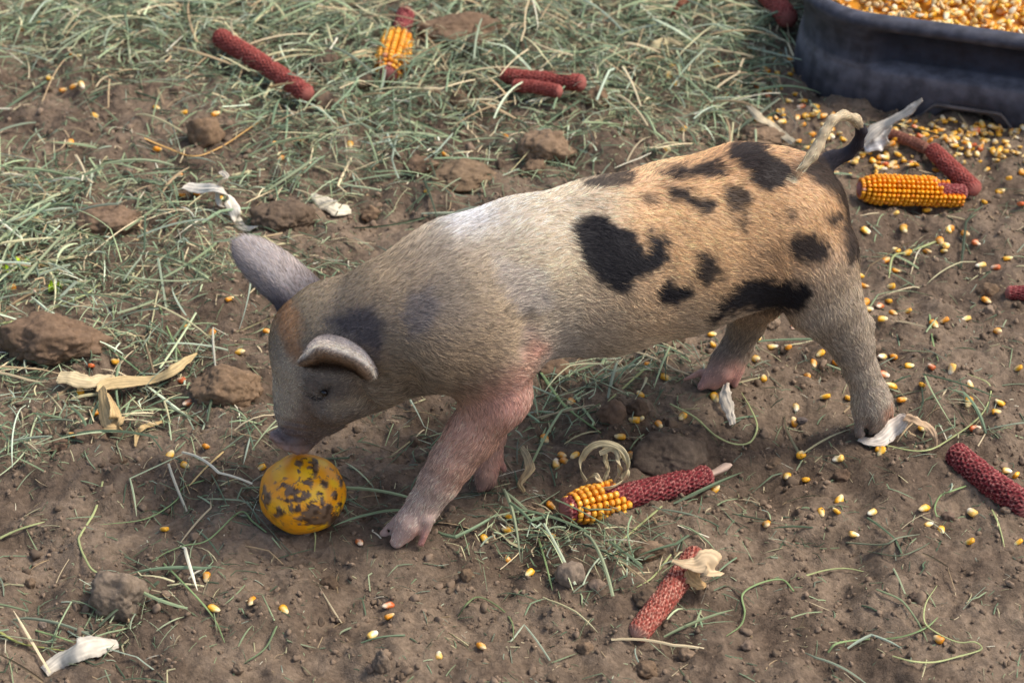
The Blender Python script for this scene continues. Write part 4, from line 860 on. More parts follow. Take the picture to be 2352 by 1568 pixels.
# ------------------------------------------------------------------ husks
def ribbon(pts, widths, conv, hs, roll=None, cup=.25, seed=0, tone=(225, 205, 165), n=52, nw=13, th=.0004, edge=.35, crink=.0007, parent=None, name='husk', org=None):
    """dry leaf strip through photo positions at heights hs (metres above ground), real thickness"""
    P = np.array([GZ(*conv(p), h) for p, h in zip(pts, hs)]); m = px_m(P.mean(0)); S = catmull(P, n); W = np.interp(np.linspace(0, 1, n), np.linspace(0, 1, len(widths)), widths) * m * .68
    T = nrm(np.gradient(S, axis=0)); up = np.array([0, 0, 1.0]); roll = [0] * 2 if roll is None else roll; ro = np.interp(np.linspace(0, 1, n), np.linspace(0, 1, len(roll)), roll)
    ref = nrm(np.cross(T, up) + 1e-6 * np.array([1, 0, 0])); nn = np.cross(ref, T)
    sgn = -1.0 if (S[-1] - S[0])[0] > 0 else 1.0; ro = ro * sgn
    side = ref * np.cos(ro)[:, None] + nn * np.sin(ro)[:, None]; nor = np.cross(side, T)
    w = np.linspace(-1, 1, nw); rs = np.random.default_rng(seed)
    s = np.linspace(0, 1, n); Wn, Sn = np.meshgrid(w, s)
    wob = gnoise(Sn * 7 + seed, Wn * 1.5, 51) * crink * 1.8 + gnoise(Sn * 2, Wn * 8 + seed, 52) * crink * 1.2; edgej = 1 + edge * gnoise(Sn * 9 + seed * 3, np.sign(Wn) * 3.3, 53) + .15 * gnoise(Sn * 30 + seed, np.sign(Wn) * 7.7, 56)
    Q = S[:, None] + side[:, None] * (Wn * W[:, None] * edgej)[..., None] + nor[:, None] * ((-.5 * cup * Wn ** 2 * W[:, None]) + wob)[..., None]
    Q = np.stack([Q, Q - nor[:, None] * th], 0); Q = Q.reshape(-1, 3)
    n0 = n * nw; fa = tube_faces(n, nw, False); rim = []
    for i in range(n - 1):
        for e in (0, nw - 1): a, b = i * nw + e, (i + 1) * nw + e; rim.append((a, a + n0, b + n0, b) if e else (b, b + n0, a + n0, a))
    for j in range(nw - 1):
        rim.append((j, j + 1, j + 1 + n0, j + n0)); k = (n - 1) * nw + j; rim.append((k + 1, k, k + n0, k + 1 + n0))
    vein = .5 + .5 * np.sin(Wn * 22 + gnoise(Sn * 3, Wn * 2, 54) * 2); c = s2l(tone) * (.66 + .34 * vein * (.6 + .8 * (gnoise(Sn * 3, Wn * 9 + seed, 57) + .5)) + .25 * gnoise(Sn * 6, Wn * 2 + seed, 55))[..., None]
    c = np.concatenate([c.reshape(-1, 3)] * 2)
    if org is not None: Q = Q - org
    return mesh_np(name, Q, np.vstack([fa, fa[:, ::-1] + n0, np.array(rim)]), True, np.clip(c, 0, .9))
def husk(label, strips, conv, name='corn_husk'):
    if len(strips) == 1:
        s = strips[0]; c = GZ(*conv(s['pts'][len(s['pts']) // 2]), 0.0); o = link(name, ribbon(conv=conv, org=c, **s), M['husk']); o.location = Vector(c)
    else:
        c = G(*conv(strips[0]['pts'][0])); o = empty(name, c)
        for s in strips: link('strip', ribbon(conv=conv, org=np.array(o.location), **s), M['husk'], o)
    o['label'] = label; o['category'] = 'husk'; o['group'] = 'dry corn husks and leaves'
    return o
husk('white curly husk twisted into a loop among the hay', [
    dict(pts=[(1240, 1245), (1330, 1262), (1420, 1262), (1500, 1275), (1545, 1350), (1580, 1430), (1605, 1500), (1650, 1537), (1730, 1522)], widths=[20, 24, 17, 26, 22, 18, 12, 5], hs=[.004, .012, .020, .022, .014, .01, .006, .004, .003], roll=[.1, .6, -.3, .5, .9, .2], seed=1, tone=(236, 226, 206)),
    dict(pts=[(1480, 1150), (1520, 1185), (1475, 1240), (1455, 1310), (1480, 1370), (1540, 1395)], widths=[8, 12, 14, 12, 10, 6], hs=[.03, .034, .022, .014, .008, .005], roll=[.2, 1.1, .4], seed=2, tone=(230, 216, 192))], ZA)
husk('short pale husk piece lying flat behind the far ear', [dict(pts=[(2095, 1300), (2170, 1350), (2260, 1390), (2355, 1405)], widths=[8, 28, 32, 16], hs=[.004, .008, .008, .004], roll=[.2, .5], cup=.4, seed=3, tone=(228, 216, 188))], ZA)
husk('tan folded corn leaf with three arms left of the snout', [
    dict(pts=[(405, 1050), (500, 1062), (620, 1085), (720, 1075), (800, 1050)], widths=[24, 30, 22, 26, 14], hs=[.010, .014, .014, .012, .008], roll=[.3, .5, .2], seed=4, tone=(212, 192, 150)),
    dict(pts=[(690, 1165), (730, 1110), (850, 1088), (1050, 1075), (1190, 1015), (1290, 945), (1375, 892)], widths=[10, 20, 22, 20, 24, 16, 3], hs=[.012, .018, .014, .008, .010, .014, .012], roll=[.6, .3, .2, .5], seed=5, tone=(206, 180, 130)),
    dict(pts=[(700, 1135), (712, 1210), (735, 1300), (760, 1385), (815, 1375), (822, 1320), (790, 1235), (750, 1170)], widths=[14, 26, 28, 30, 34, 30, 26, 10], hs=[.020, .018, .012, .008, .010, .016, .020, .022], roll=[.9, .7, .2, .9, 1.0], seed=6, tone=(208, 176, 124))], ZF)
husk('small bent straw-coloured leaf in front of the folded leaf', [dict(pts=[(943, 1540), (955, 1460), (985, 1412), (1050, 1388), (1140, 1364)], widths=[5, 8, 10, 9, 6], hs=[.003, .007, .009, .006, .004], roll=[.8, .3], seed=7, tone=(200, 172, 122))], ZF)
husk('bleached white curved husk in the bottom left corner', [dict(pts=[(296, 1482), (400, 1400), (520, 1330), (640, 1290), (790, 1285)], widths=[22, 32, 42, 46, 20], hs=[.004, .007, .010, .010, .005], roll=[.35, .45, .3], cup=.9, seed=8, crink=.00025, edge=.10, tone=(222, 212, 192), n=60, nw=15)], ZG)
husk('torn dry husk scrap wrapped over the tan cob', [dict(pts=[(-20, 745), (60, 760), (140, 765), (215, 740), (262, 790), (258, 828)], widths=[8, 18, 30, 46, 48, 20], hs=[.030, .032, .031, .030, .026, .020], roll=[.1, .5, .9], cup=.2, seed=9, tone=(216, 188, 148)),
      dict(pts=[(90, 800), (130, 850), (170, 890), (210, 905)], widths=[20, 36, 26, 8], hs=[.024, .018, .010, .004], roll=[.3, .6], cup=.2, seed=10, tone=(196, 160, 110))], ZD)
rp = [(1790 + 158 * math.cos(a), 105 + 150 * math.sin(a) * -1) for a in np.linspace(-2.1, 3.9, 14)]
husk('curled husk ribbon standing as a ring beside the front cob', [
    dict(pts=rp, widths=[8, 12, 13, 13, 11, 9], hs=[.012 + .022 * (1 - (y - (-50)) / 310) * 1.6 for _, y in rp], roll=[1.0, 1.3, 1.1, 1.3], cup=.15, seed=11, tone=(214, 198, 156), n=70),
    dict(pts=[(1790, -30), (1800, 60), (1815, 130), (1790, 200)], widths=[10, 9, 8, 6], hs=[.040, .030, .02, .012], roll=[.8, .5], seed=12, tone=(208, 190, 148)),
    dict(pts=[(1760, 20), (1850, -10), (1890, 60), (1900, 130), (1860, 210)], widths=[9, 12, 12, 9, 7], hs=[.036, .042, .034, .022, .01], roll=[.8, 1.1, .5], seed=13, tone=(216, 200, 160)),
    dict(pts=[(1670, 200), (1720, 165), (1760, 190), (1800, 235)], widths=[5, 9, 10, 6], hs=[.01, .018, .016, .008], roll=[.5, .8], seed=14, tone=(210, 190, 150))], ZE)
husk('narrow brown-streaked leaf between far front foot and husk ring', [dict(pts=[(1235, -25), (1275, 50), (1290, 120), (1245, 190), (1225, 230), (1255, 282)], widths=[8, 14, 18, 14, 10, 6], hs=[.01, .014, .012, .008, .006, .003], roll=[.6, .2, .7], seed=15, tone=(196, 172, 128))], ZE)
husk('white husk trodden under the near hind foot', [dict(pts=[(886, 1405), (960, 1425), (1040, 1405), (1110, 1340), (1165, 1285), (1195, 1258)], widths=[12, 20, 28, 30, 26, 12], hs=[.004, .006, .008, .012, .018, .022], roll=[.2, .5, .7], cup=.3, seed=16, tone=(224, 212, 196)),
      dict(pts=[(1190, 1262), (1260, 1285), (1330, 1320), (1380, 1385), (1388, 1465)], widths=[16, 17, 16, 13, 5], hs=[.022, .022, .018, .010, .003], roll=[.5, .3, .9], seed=17, tone=(196, 166, 132))], ZH)
husk('narrow cream husk hanging down in front of the far hind foot', [dict(pts=[(900, 1268), (893, 1320), (915, 1390), (930, 1452)], widths=[10, 26, 18, 10], hs=[.012, .012, .008, .004], roll=[.7, .3], seed=18, tone=(226, 212, 190))], Z2)
husk('long white husk blade standing up behind the tail by the tub', [dict(pts=[(1265, 975), (1320, 900), (1420, 830), (1540, 765), (1610, 715), (1665, 672)], widths=[12, 24, 22, 18, 16, 6], hs=[.004, .020, .034, .046, .052, .056], roll=[.3, .6, .8], seed=19, tone=(222, 210, 190)),
      dict(pts=[(1275, 995), (1340, 955), (1410, 910), (1460, 850)], widths=[20, 34, 32, 8], hs=[.006, .014, .02, .028], roll=[.3, .9], cup=.5, seed=20, tone=(238, 234, 226))], ZC)
husk('thin cream husk sloping down towards the rump behind the piglet', [dict(pts=[(480, 700), (560, 780), (640, 830), (720, 905), (800, 958)], widths=[6, 16, 13, 14, 10], hs=[.016, .018, .014, .01, .006], roll=[.8, .3, .6], seed=21, tone=(206, 190, 158))], ZC)
husk('pale crumpled leaf left of the stubby cob in the hay', [dict(pts=[(-10, 380), (90, 372), (190, 345), (290, 335)], widths=[12, 14, 10, 12], hs=[.012, .016, .014, .012], roll=[.4, .2], seed=22, tone=(204, 184, 142))], ZB)
husk('twisted pale leaf in the hay left of the black tub', [dict(pts=[(2080, 355), (2140, 300), (2230, 275), (2340, 312)], widths=[10, 14, 12, 8], hs=[.010, .018, .018, .010], roll=[.4, .9], seed=23, tone=(198, 182, 140))], ZB)
husk('thin brown leaf bending out of the hay at the top', [dict(pts=[(2230, 150), (2260, 80), (2310, 20), (2390, -10)], widths=[5, 9, 9, 8], hs=[.010, .022, .030, .034], roll=[.5, .7], seed=24, tone=(150, 96, 70))], ZB)

# ------------------------------------------------------------------ clods and stones
def ico(sub):
    import bmesh
    bm = bmesh.new(); bmesh.ops.create_icosphere(bm, subdivisions=sub, radius=1); v = np.array([x.co[:] for x in bm.verts]); f_ = np.array([[y.index for y in x.verts] for x in bm.faces]); bm.free(); return v, f_
ICO = {s: ico(s) for s in (1, 2, 4, 5)}
def clod_shape(sub, seed, rough=.10, facets=11):
    v, f_ = ICO[sub]; rs = np.random.default_rng(seed); n = nrm(rs.normal(size=(facets, 3))); h = rs.uniform(.72, 1.0, facets)
    d = v @ n.T; r = np.where(d > .05, h / np.maximum(d, .05), 9); r = -np.log(np.exp(-22 * r).sum(1) + math.exp(-22 * 1.10)) / 22
    r = r + rough * vnoise3(v * 2.2 + seed, 61) + rough * .55 * vnoise3(v * 6 + seed, 62) + rough * .3 * vnoise3(v * 14 + seed, 63)
    if sub >= 4: r = r + rough * .30 * np.abs(vnoise3(v * 24, 64)) + rough * .2 * vnoise3(v * 48, 66)
    return v * r[:, None], f_
def clod(label, x, y, rx, rh, seed, tone=(116, 96, 78), facets=11, depth=None, name='earth_clod', cat='clod', rough=.17, sink=.25, rot=None):
    """rx half width, rh half height in photo units of the part that shows"""
    rs = np.random.default_rng(seed); p = G(x, y + rh * .5); m = px_m(p); v, f_ = clod_shape(5 if rx > 45 else 4, seed, rough, facets)
    a = rs.uniform(-.25, .25) if rot is None else rot; sx = rx * m; sz = rh * m * 1.15; sy = (depth or (.6 * rx + .3 * rh)) * m
    v = v * np.array([sx, sy, sz]); Rm = np.array([[math.cos(a), -math.sin(a), 0], [math.sin(a), math.cos(a), 0], [0, 0, 1]]); v = v @ Rm.T
    loc = np.array([p[0], p[1] + sy * .25, p[2] + sz * (1 - 2 * sink) * .6]); c0_ = s2l(np.array(tone) * np.array([1.0, 1.02, 1.0])); nn = vnoise3(v * 260 + seed, 65) * .5 + .5
    col = c0_ * (.78 + .4 * nn)[:, None]
    o = link(name, mesh_np(name, v, f_, True, col), M['clod'], label=label, category=cat, group='clods and stones on the soil'); o.location = Vector(loc); return o
CL = [ # label, conv, x, y, half width, half height (in that close-up's own units), tone
    ('large brown clod half under the hay at the left edge', ZF, 350, 810, 330, 150, (122, 98, 80)), ('upright rough clod with a steep dark face', ZG, 790, 1000, 190, 178, (128, 111, 97)),
    ('rounded grey-brown clod above the yellow-green leaf bits', ZA, 740, 1485, 190, 95, (128, 104, 86)), ('dark knobbly clod behind the far ear', ZA, 1900, 1480, 200, 100, (108, 90, 76)),
    ('brown clod behind the bent straw near the top left', ZA, 1370, 900, 130, 120, (126, 102, 82)), ('dark clod beside the stubby kernel cob', ZA, 2190, 440, 110, 85, (112, 92, 80)), ('pale clod at the lower end of the long red cob', ZA, 2215, 690, 120, 75, (134, 110, 92)),
    ('broad low mound of earth in the hay at the top', ZB, 840, 215, 260, 95, (122, 98, 80)), ('small clod below the broad mound in the hay', ZB, 910, 305, 62, 65, (104, 84, 70)), ('small dark stone left of the crossed cobs', ZB, 1270, 415, 45, 32, (84, 72, 66)),
    ('brown pebble under the stubby kernel cob', ZB, 175, 545, 60, 48, (104, 86, 72)), ('little clod with a straw across it', ZB, 820, 690, 62, 75, (130, 104, 86)), ('small pinkish stone in the hay', ZB, 30, 815, 34, 28, (150, 120, 104)),
    ('soft clod below the crossed cobs', ZB, 1750, 660, 80, 70, (126, 102, 82)), ('pale flaky clod right behind the back', ZB, 1410, 995, 190, 110, (134, 110, 90)), ('small lobed clod behind the back', ZB, 1330, 1140, 90, 62, (130, 106, 86)),
    ('long log-shaped clod behind the shoulders', ZB, 870, 1190, 205, 78, (126, 104, 84)), ('flat clod left of the log-shaped clod', ZB, 570, 1115, 110, 60, (122, 98, 80)), ('small brown clod right of the pale husk piece', ZB, 225, 1440, 62, 52, (128, 104, 84)),
    ('flat-topped clod at the piglet rump', ZC, 580, 930, 150, 55, (136, 112, 92)), ('low smooth mound left of the snout', ZF, 1590, 1130, 215, 120, (128, 104, 84)), ('flat brown clod below the folded leaf', ZF, 620, 1475, 125, 62, (120, 98, 82)), ('little clod at the left edge below the leaf', ZF, 425, 1535, 70, 48, (116, 92, 76)),
    ('small cube-like clod by the white curly husk', ZA, 1155, 1510, 45, 45, (124, 98, 82)), ('small round clod right of the folded leaf', ZF, 1370, 1365, 48, 26, (112, 90, 74)),
    ('smooth oval pebble left of the upright clod', ZG, 285, 1180, 36, 28, (128, 112, 102)), ('brown round clod between the snout and the hay', ZG, 1405, 175, 54, 44, (116, 96, 80)), ('dark crumbly clod below the gourd', ZG, 2215, 895, 60, 45, (96, 78, 64)), ('small knob of earth near the left edge', ZG, 200, 895, 36, 40, (124, 102, 84)),
    ('pointed pebble at the bottom left of the hollow', ZG, 1605, 1470, 42, 36, (126, 106, 90)), ('low clod above the front stalk', ZG, 790, 70, 60, 36, (112, 92, 76)),
    ('pale grey stone under the front cob', ZE, 1570, 835, 95, 88, (136, 118, 104)), ('upright oval stone at the bottom edge', ZE, 300, 1420, 58, 78, (124, 106, 92)), ('small flat stone beside the upright oval stone', ZE, 225, 1465, 40, 25, (116, 98, 86)), ('rough clod left of the tan cob', ZE, 1665, 1340, 58, 46, (122, 100, 82)),
    ('low clod left of the kernel patch', ZE, 1340, 440, 70, 42, (124, 100, 82)), ('low grey clod below the front cob', ZE, 2080, 680, 105, 58, (126, 104, 86)), ('flat clod against the tan cob', ZE, 2110, 1000, 125, 66, (112, 92, 76)), ('small round clod near the bottom edge', ZE, 430, 1520, 32, 28, (120, 100, 84)), ('knobbly clod at the bottom behind the tan cob', ZE, 2070, 1480, 85, 55, (120, 98, 80)),
    ('small dark pebble in the bare hollow', ZE, 1440, 1212, 32, 20, (88, 74, 64)), ('little clod right of the bent blade', ZE, 870, 845, 48, 44, (118, 96, 78)), ('pale pebble beside the pale grey stone', ZE, 1745, 915, 62, 46, (132, 112, 98)),
    ('flat grey stone behind the front cob', ZE, 2240, 40, 240, 135, (96, 82, 72)), ('oval clod right of the stalk tip', ZD, 660, 105, 72, 45, (112, 92, 76)), ('round dark clod right of the stalk tip', ZD, 1125, 175, 56, 55, (104, 84, 70)),
    ('small clod beside the dry husk scrap', ZD, 390, 728, 44, 24, (122, 100, 84)), ('little round pebble below the right cob', ZD, 1840, 445, 44, 26, (124, 102, 88)), ('crumbly pale clod at the bottom edge', ZD, 80, 1370, 55, 38, (132, 110, 92)), ('smooth pebble low on the bare soil', ZD, 485, 1315, 44, 30, (126, 106, 92)), ('dark pebble low on the right', ZD, 1610, 985, 42, 24, (100, 84, 74)),
    ('round clod just behind the grain by the front cob', Z2, 390, 1400, 58, 52, (120, 96, 80)), ('dark round clod beside the round clod', Z2, 502, 1385, 46, 42, (104, 84, 70)), ('pebble between the hind legs', Z2, 1110, 1000, 32, 28, (142, 120, 102)), ('low clod under the belly', Z2, 130, 1215, 75, 48, (122, 98, 80)),
    ('brown clod left of the small cob at the right edge', ZH, 1740, 440, 72, 50, (118, 96, 78)), ('tiny grey pebble before the hind foot', ZH, 505, 1290, 36, 20, (104, 92, 88))]
for i, (lb, cv, x, y, a, b, tone) in enumerate(CL):
    s = cv((1, 0))[0] - cv((0, 0))[0]; X1, Y1 = cv((x, y))
    clod(lb, X1, Y1, a * s, b * s, 300 + i, tone, **(dict(rough=.11, facets=7) if 'flat grey stone' in lb else dict(sink=.12, rough=.14) if 'upright rough' in lb else dict(rough=.11) if 'grey stone' in lb else {}), cat='stone' if 'stone' in lb or 'pebble' in lb else 'clod', name='stone' if 'stone' in lb or 'pebble' in lb else 'earth_clod')

# crumbs of soil -------------------------------------------------
def scatter_px(n, x0=-420, x1=2772, y0=-330, y1=1900):
    """uniform over the ground that the picture covers"""
    out = []
    while sum(len(o) for o in out) < n:
        p = np.column_stack([rng.uniform(-.72, .72, n), rng.uniform(-.55, .98, n)]); x, y = project(np.column_stack([p, np.zeros(n)])); m = (x > x0) & (x < x1) & (y > y0) & (y < y1); out.append(p[m])
    return np.vstack(out)[:n]
def crumbs(n, sub, lo_, hi_, name):
    v, f_ = clod_shape(sub, 5, .42, 6); p = scatter_px(int(n * 1.8)); d = gnoise(p[:, 0] * 16, p[:, 1] * 16, 71) + .5 * gnoise(p[:, 0] * 45, p[:, 1] * 45, 72)
    keep = rng.random(len(p)) < sstep(-.45, .35, d) + .12; p = p[keep][:n]; n = len(p); s = lo_ + (hi_ - lo_) * rng.random(n) ** 3.2
    R_ = euler_mats(*rng.uniform(0, 6.28, (3, n))); st = rng.uniform(.7, 1.2, (n, 1, 3)); z = ground(p[:, 0], p[:, 1])
    W = np.einsum('nij,nvj->nvi', R_, v[None] * st) * s[:, None, None] + np.column_stack([p, z + s * .15])[:, None]
    br = rng.uniform(.62, 1.3, (n, 1, 1)); c = np.clip(s2l((128, 110, 92)) * br * np.ones((1, len(v), 1)), 0, 1)
    F_ = (f_[None] + (np.arange(n) * len(v))[:, None, None]).reshape(-1, 3)
    link(name, mesh_np(name, W.reshape(-1, 3), F_, True, c.reshape(-1, 3)), M['crumb'], kind='stuff')
crumbs(30000, 1, .0005, .0025, 'soil_crumbs'); crumbs(3400, 2, .0014, .0048, 'soil_lumps')

# ------------------------------------------------------------------ hay
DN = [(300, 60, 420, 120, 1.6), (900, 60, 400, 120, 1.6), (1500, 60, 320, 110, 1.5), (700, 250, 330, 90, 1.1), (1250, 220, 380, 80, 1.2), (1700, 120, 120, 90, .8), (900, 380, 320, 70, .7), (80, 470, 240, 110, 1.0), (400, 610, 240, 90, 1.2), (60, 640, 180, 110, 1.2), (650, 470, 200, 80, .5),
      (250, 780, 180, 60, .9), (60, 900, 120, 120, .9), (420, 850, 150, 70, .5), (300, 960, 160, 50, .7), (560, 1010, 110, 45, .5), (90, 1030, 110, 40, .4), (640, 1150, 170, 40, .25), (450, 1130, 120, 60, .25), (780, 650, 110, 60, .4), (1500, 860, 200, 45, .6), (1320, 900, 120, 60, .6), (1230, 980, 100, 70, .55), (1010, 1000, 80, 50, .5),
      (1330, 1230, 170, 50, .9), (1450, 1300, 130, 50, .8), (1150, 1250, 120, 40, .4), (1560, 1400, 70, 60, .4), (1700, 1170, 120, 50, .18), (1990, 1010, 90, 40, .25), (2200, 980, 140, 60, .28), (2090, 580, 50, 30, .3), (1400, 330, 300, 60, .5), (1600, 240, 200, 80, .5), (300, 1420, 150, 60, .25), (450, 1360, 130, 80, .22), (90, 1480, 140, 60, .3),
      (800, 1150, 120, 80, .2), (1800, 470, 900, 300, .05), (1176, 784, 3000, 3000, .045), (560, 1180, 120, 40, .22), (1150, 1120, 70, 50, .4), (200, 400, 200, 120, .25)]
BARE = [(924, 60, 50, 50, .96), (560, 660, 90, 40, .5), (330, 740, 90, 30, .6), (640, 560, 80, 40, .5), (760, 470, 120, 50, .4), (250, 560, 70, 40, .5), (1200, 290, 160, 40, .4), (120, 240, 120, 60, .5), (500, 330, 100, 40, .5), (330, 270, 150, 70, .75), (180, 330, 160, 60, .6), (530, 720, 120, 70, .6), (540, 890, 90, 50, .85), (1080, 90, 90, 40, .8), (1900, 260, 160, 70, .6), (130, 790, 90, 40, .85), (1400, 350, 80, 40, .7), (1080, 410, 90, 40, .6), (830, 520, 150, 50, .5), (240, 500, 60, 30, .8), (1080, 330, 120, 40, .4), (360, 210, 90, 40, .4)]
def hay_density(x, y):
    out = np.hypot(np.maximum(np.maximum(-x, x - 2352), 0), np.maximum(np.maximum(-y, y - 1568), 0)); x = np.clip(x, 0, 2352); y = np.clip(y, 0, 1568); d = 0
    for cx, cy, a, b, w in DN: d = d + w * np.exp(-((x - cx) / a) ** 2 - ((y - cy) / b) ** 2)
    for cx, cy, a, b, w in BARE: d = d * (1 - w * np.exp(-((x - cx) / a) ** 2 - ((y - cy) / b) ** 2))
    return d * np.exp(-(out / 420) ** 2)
PAL = s2l(np.array([(146, 160, 120), (122, 140, 108), (166, 176, 138), (98, 116, 88), (192, 184, 142), (206, 188, 150), (136, 146, 122), (84, 98, 74), (176, 152, 116), (156, 168, 146), (188, 198, 168), (222, 214, 186)]))
PW = np.array([.15, .14, .12, .09, .10, .09, .08, .05, .06, .05, .04, .03])
def blades(p, length, width, name, K=7, lift=.010, seed=0, tonejit=.40, kink=.35, bright=.96, cool=0.):
    rs = np.random.default_rng(seed); n = len(p); th = rs.uniform(0, 2 * math.pi, n); curv = rs.normal(0, .42, n) / K * (rs.random(n) < .6); P = np.zeros((n, K, 3)); x, y = p[:, 0].copy(), p[:, 1].copy(); hd = th.copy(); st = length / (K - 1)
    kk = rs.integers(1, K, n); kon = rs.random(n) < kink; kang = rs.normal(0, .9, n)
    px_, py_ = project(np.column_stack([p, np.zeros(n)])); dn = np.clip(hay_density(px_, py_), 0, 1.6); base = rs.random(n) ** 1.3 * dn * lift; tilt = rs.normal(0, .16, n) * np.clip(dn + .15, 0, 1); arch = rs.random(n) * .12 * length
    for i in range(K):
        P[:, i, 0] = x; P[:, i, 1] = y; s = (i / (K - 1) - .5)
        P[:, i, 2] = base + tilt * s * length + arch * (1 - 4 * s * s)
        hd = hd + curv + np.where(kon & (kk == i), kang, 0); x = x + np.cos(hd) * st; y = y + np.sin(hd) * st
    P[:, :, :2] -= (P[:, K // 2, :2] - p)[:, None]
    g = ground(P[:, :, 0], P[:, :, 1]); tl = np.linspace(0, 1, K)[None]; gl = g[:, :1] * (1 - tl) + g[:, -1:] * tl; gl = gl + np.clip((g - gl).max(1) - .0012, 0, 1)[:, None]; P[:, :, 2] = np.maximum(P[:, :, 2], .0003) + gl
    T = nrm(np.gradient(P, axis=1)); sd = nrm(np.cross(T, np.array([0, 0, 1.0]))); up = np.cross(sd, T); ro = rs.normal(0, .7, n)[:, None] + np.linspace(0, 1, K)[None] * rs.normal(0, .8, n)[:, None]
    sd = sd * np.cos(ro)[..., None] + up * np.sin(ro)[..., None]; wp = np.interp(np.linspace(0, 1, K), [0, .25, .8, 1], [.7, 1, .8, .15])[None] * np.ones((n, 1)); blunt = rs.random(n) < .55; wp = np.where(blunt[:, None], .9, wp) * (width * .5)[:, None]
    Aa = P - sd * wp[..., None]; Bb = P + sd * wp[..., None]; fold = np.cross(T, sd) * (wp * .45)[..., None]
    W = np.stack([Aa, P - fold, Bb], 2)      # n K 3 3
    V_ = W.reshape(-1, 3); idx = np.arange(n)[:, None, None] * K * 3 + np.arange(K - 1)[None, :, None] * 3 + np.arange(2)[None, None, :]
    F_ = np.stack([idx, idx + 1, idx + 4, idx + 3], -1).reshape(-1, 4)
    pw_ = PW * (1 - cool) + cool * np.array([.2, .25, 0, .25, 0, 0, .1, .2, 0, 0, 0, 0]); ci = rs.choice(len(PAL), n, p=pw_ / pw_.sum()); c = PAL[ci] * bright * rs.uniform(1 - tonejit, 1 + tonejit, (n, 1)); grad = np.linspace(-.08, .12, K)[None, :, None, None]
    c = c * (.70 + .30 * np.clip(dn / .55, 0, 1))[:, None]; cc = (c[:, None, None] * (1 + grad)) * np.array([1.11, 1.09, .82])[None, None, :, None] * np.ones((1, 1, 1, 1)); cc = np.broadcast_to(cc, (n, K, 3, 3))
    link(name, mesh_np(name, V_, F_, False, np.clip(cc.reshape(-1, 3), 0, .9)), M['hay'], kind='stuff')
def pick(n, mul, seed):
    p = scatter_px(n); x, y = project(np.column_stack([p, np.zeros(len(p))])); d = hay_density(x, y) * (1 + .9 * gnoise(p[:, 0] * 22, p[:, 1] * 22, 81))
    inside = (p[:, 0] > CO[0]) & (((p - CO) @ e2) > -.004) & (((p - CO) @ e1) > -.004); return p[(rng.random(len(p)) < d * mul) & ~inside]
q1 = pick(88000, .68, 1); r1_ = np.random.default_rng(91); blades(q1, .006 + .032 * r1_.random(len(q1)) ** 2.0, r1_.uniform(.0005, .0017, len(q1)), 'chopped_hay', 5, .014, 2, bright=.98, cool=.2)
q4 = pick(90000, .42, 5); blades(q4, .004 + .014 * r1_.random(len(q4)) ** 1.5, r1_.uniform(.0005, .0014, len(q4)), 'crumbled_hay', 3, .006, 7, bright=.70, cool=.7, kink=0)
q2 = pick(9500, .45, 2); blades(q2, .035 + .05 * r1_.random(len(q2)), r1_.uniform(.0014, .0030, len(q2)), 'long_hay_blades', 10, .018, 3, kink=.6)
q3 = scatter_px(10500); blades(q3, .003 + .009 * r1_.random(len(q3)) ** 2, r1_.uniform(.0004, .0010, len(q3)), 'hay_chaff', 3, .002, 4)

# long stalks that can be told apart
def stalk(label, pts, conv, w, tone, seed, h=.004, hend=.002):
    n = len(pts) * 7; rs = np.random.default_rng(seed); hs = np.clip(h * (.6 + .8 * rs.random(len(pts))), .001, 1); hs[0] = hs[-1] = hend
    P = np.array([GZ(*conv(p), hh) for p, hh in zip(pts, hs)]); S = catmull(P, n); m = px_m(S.mean(0)); T = nrm(np.gradient(S, axis=0)); u = nrm(np.cross(T, [0, 0, 1.0])); v = np.cross(u, T)
    t = np.linspace(0, 1, n); r = w * m * .5 * np.interp(t, [0, .1, .85, 1], [.8, 1, .7, .3]) * (1 + .25 * (np.abs((t * len(pts)) % 1 - .5) < .06)); th = np.linspace(0, 2 * math.pi, 7, endpoint=False)
    V_ = S[:, None] + r[:, None, None] * (np.cos(th)[None, :, None] * u[:, None] + .5 * np.sin(th)[None, :, None] * v[:, None]); c = S[n // 2].copy()
    base = s2l(tone) * np.array([.92, .84, .66]) * (1 + .15 * np.sin(t * 9 + seed))[:, None] * (1 + .1 * np.cos(th))[None, :, None].reshape(1, 7, 1).repeat(1, 0)[0].mean()
    cc = np.repeat(np.clip(base, 0, .9), 7, axis=0)
    o = link('hay_stalk', mesh_np('hay_stalk', V_.reshape(-1, 3) - c, tube_faces(n, 7), True, cc), M['stalk'], label=label, category='hay stalk', group='long hay stalks lying on the soil'); o.location = Vector(c)
GR, PG, ST = (132, 160, 118), (168, 182, 138), (206, 184, 138)
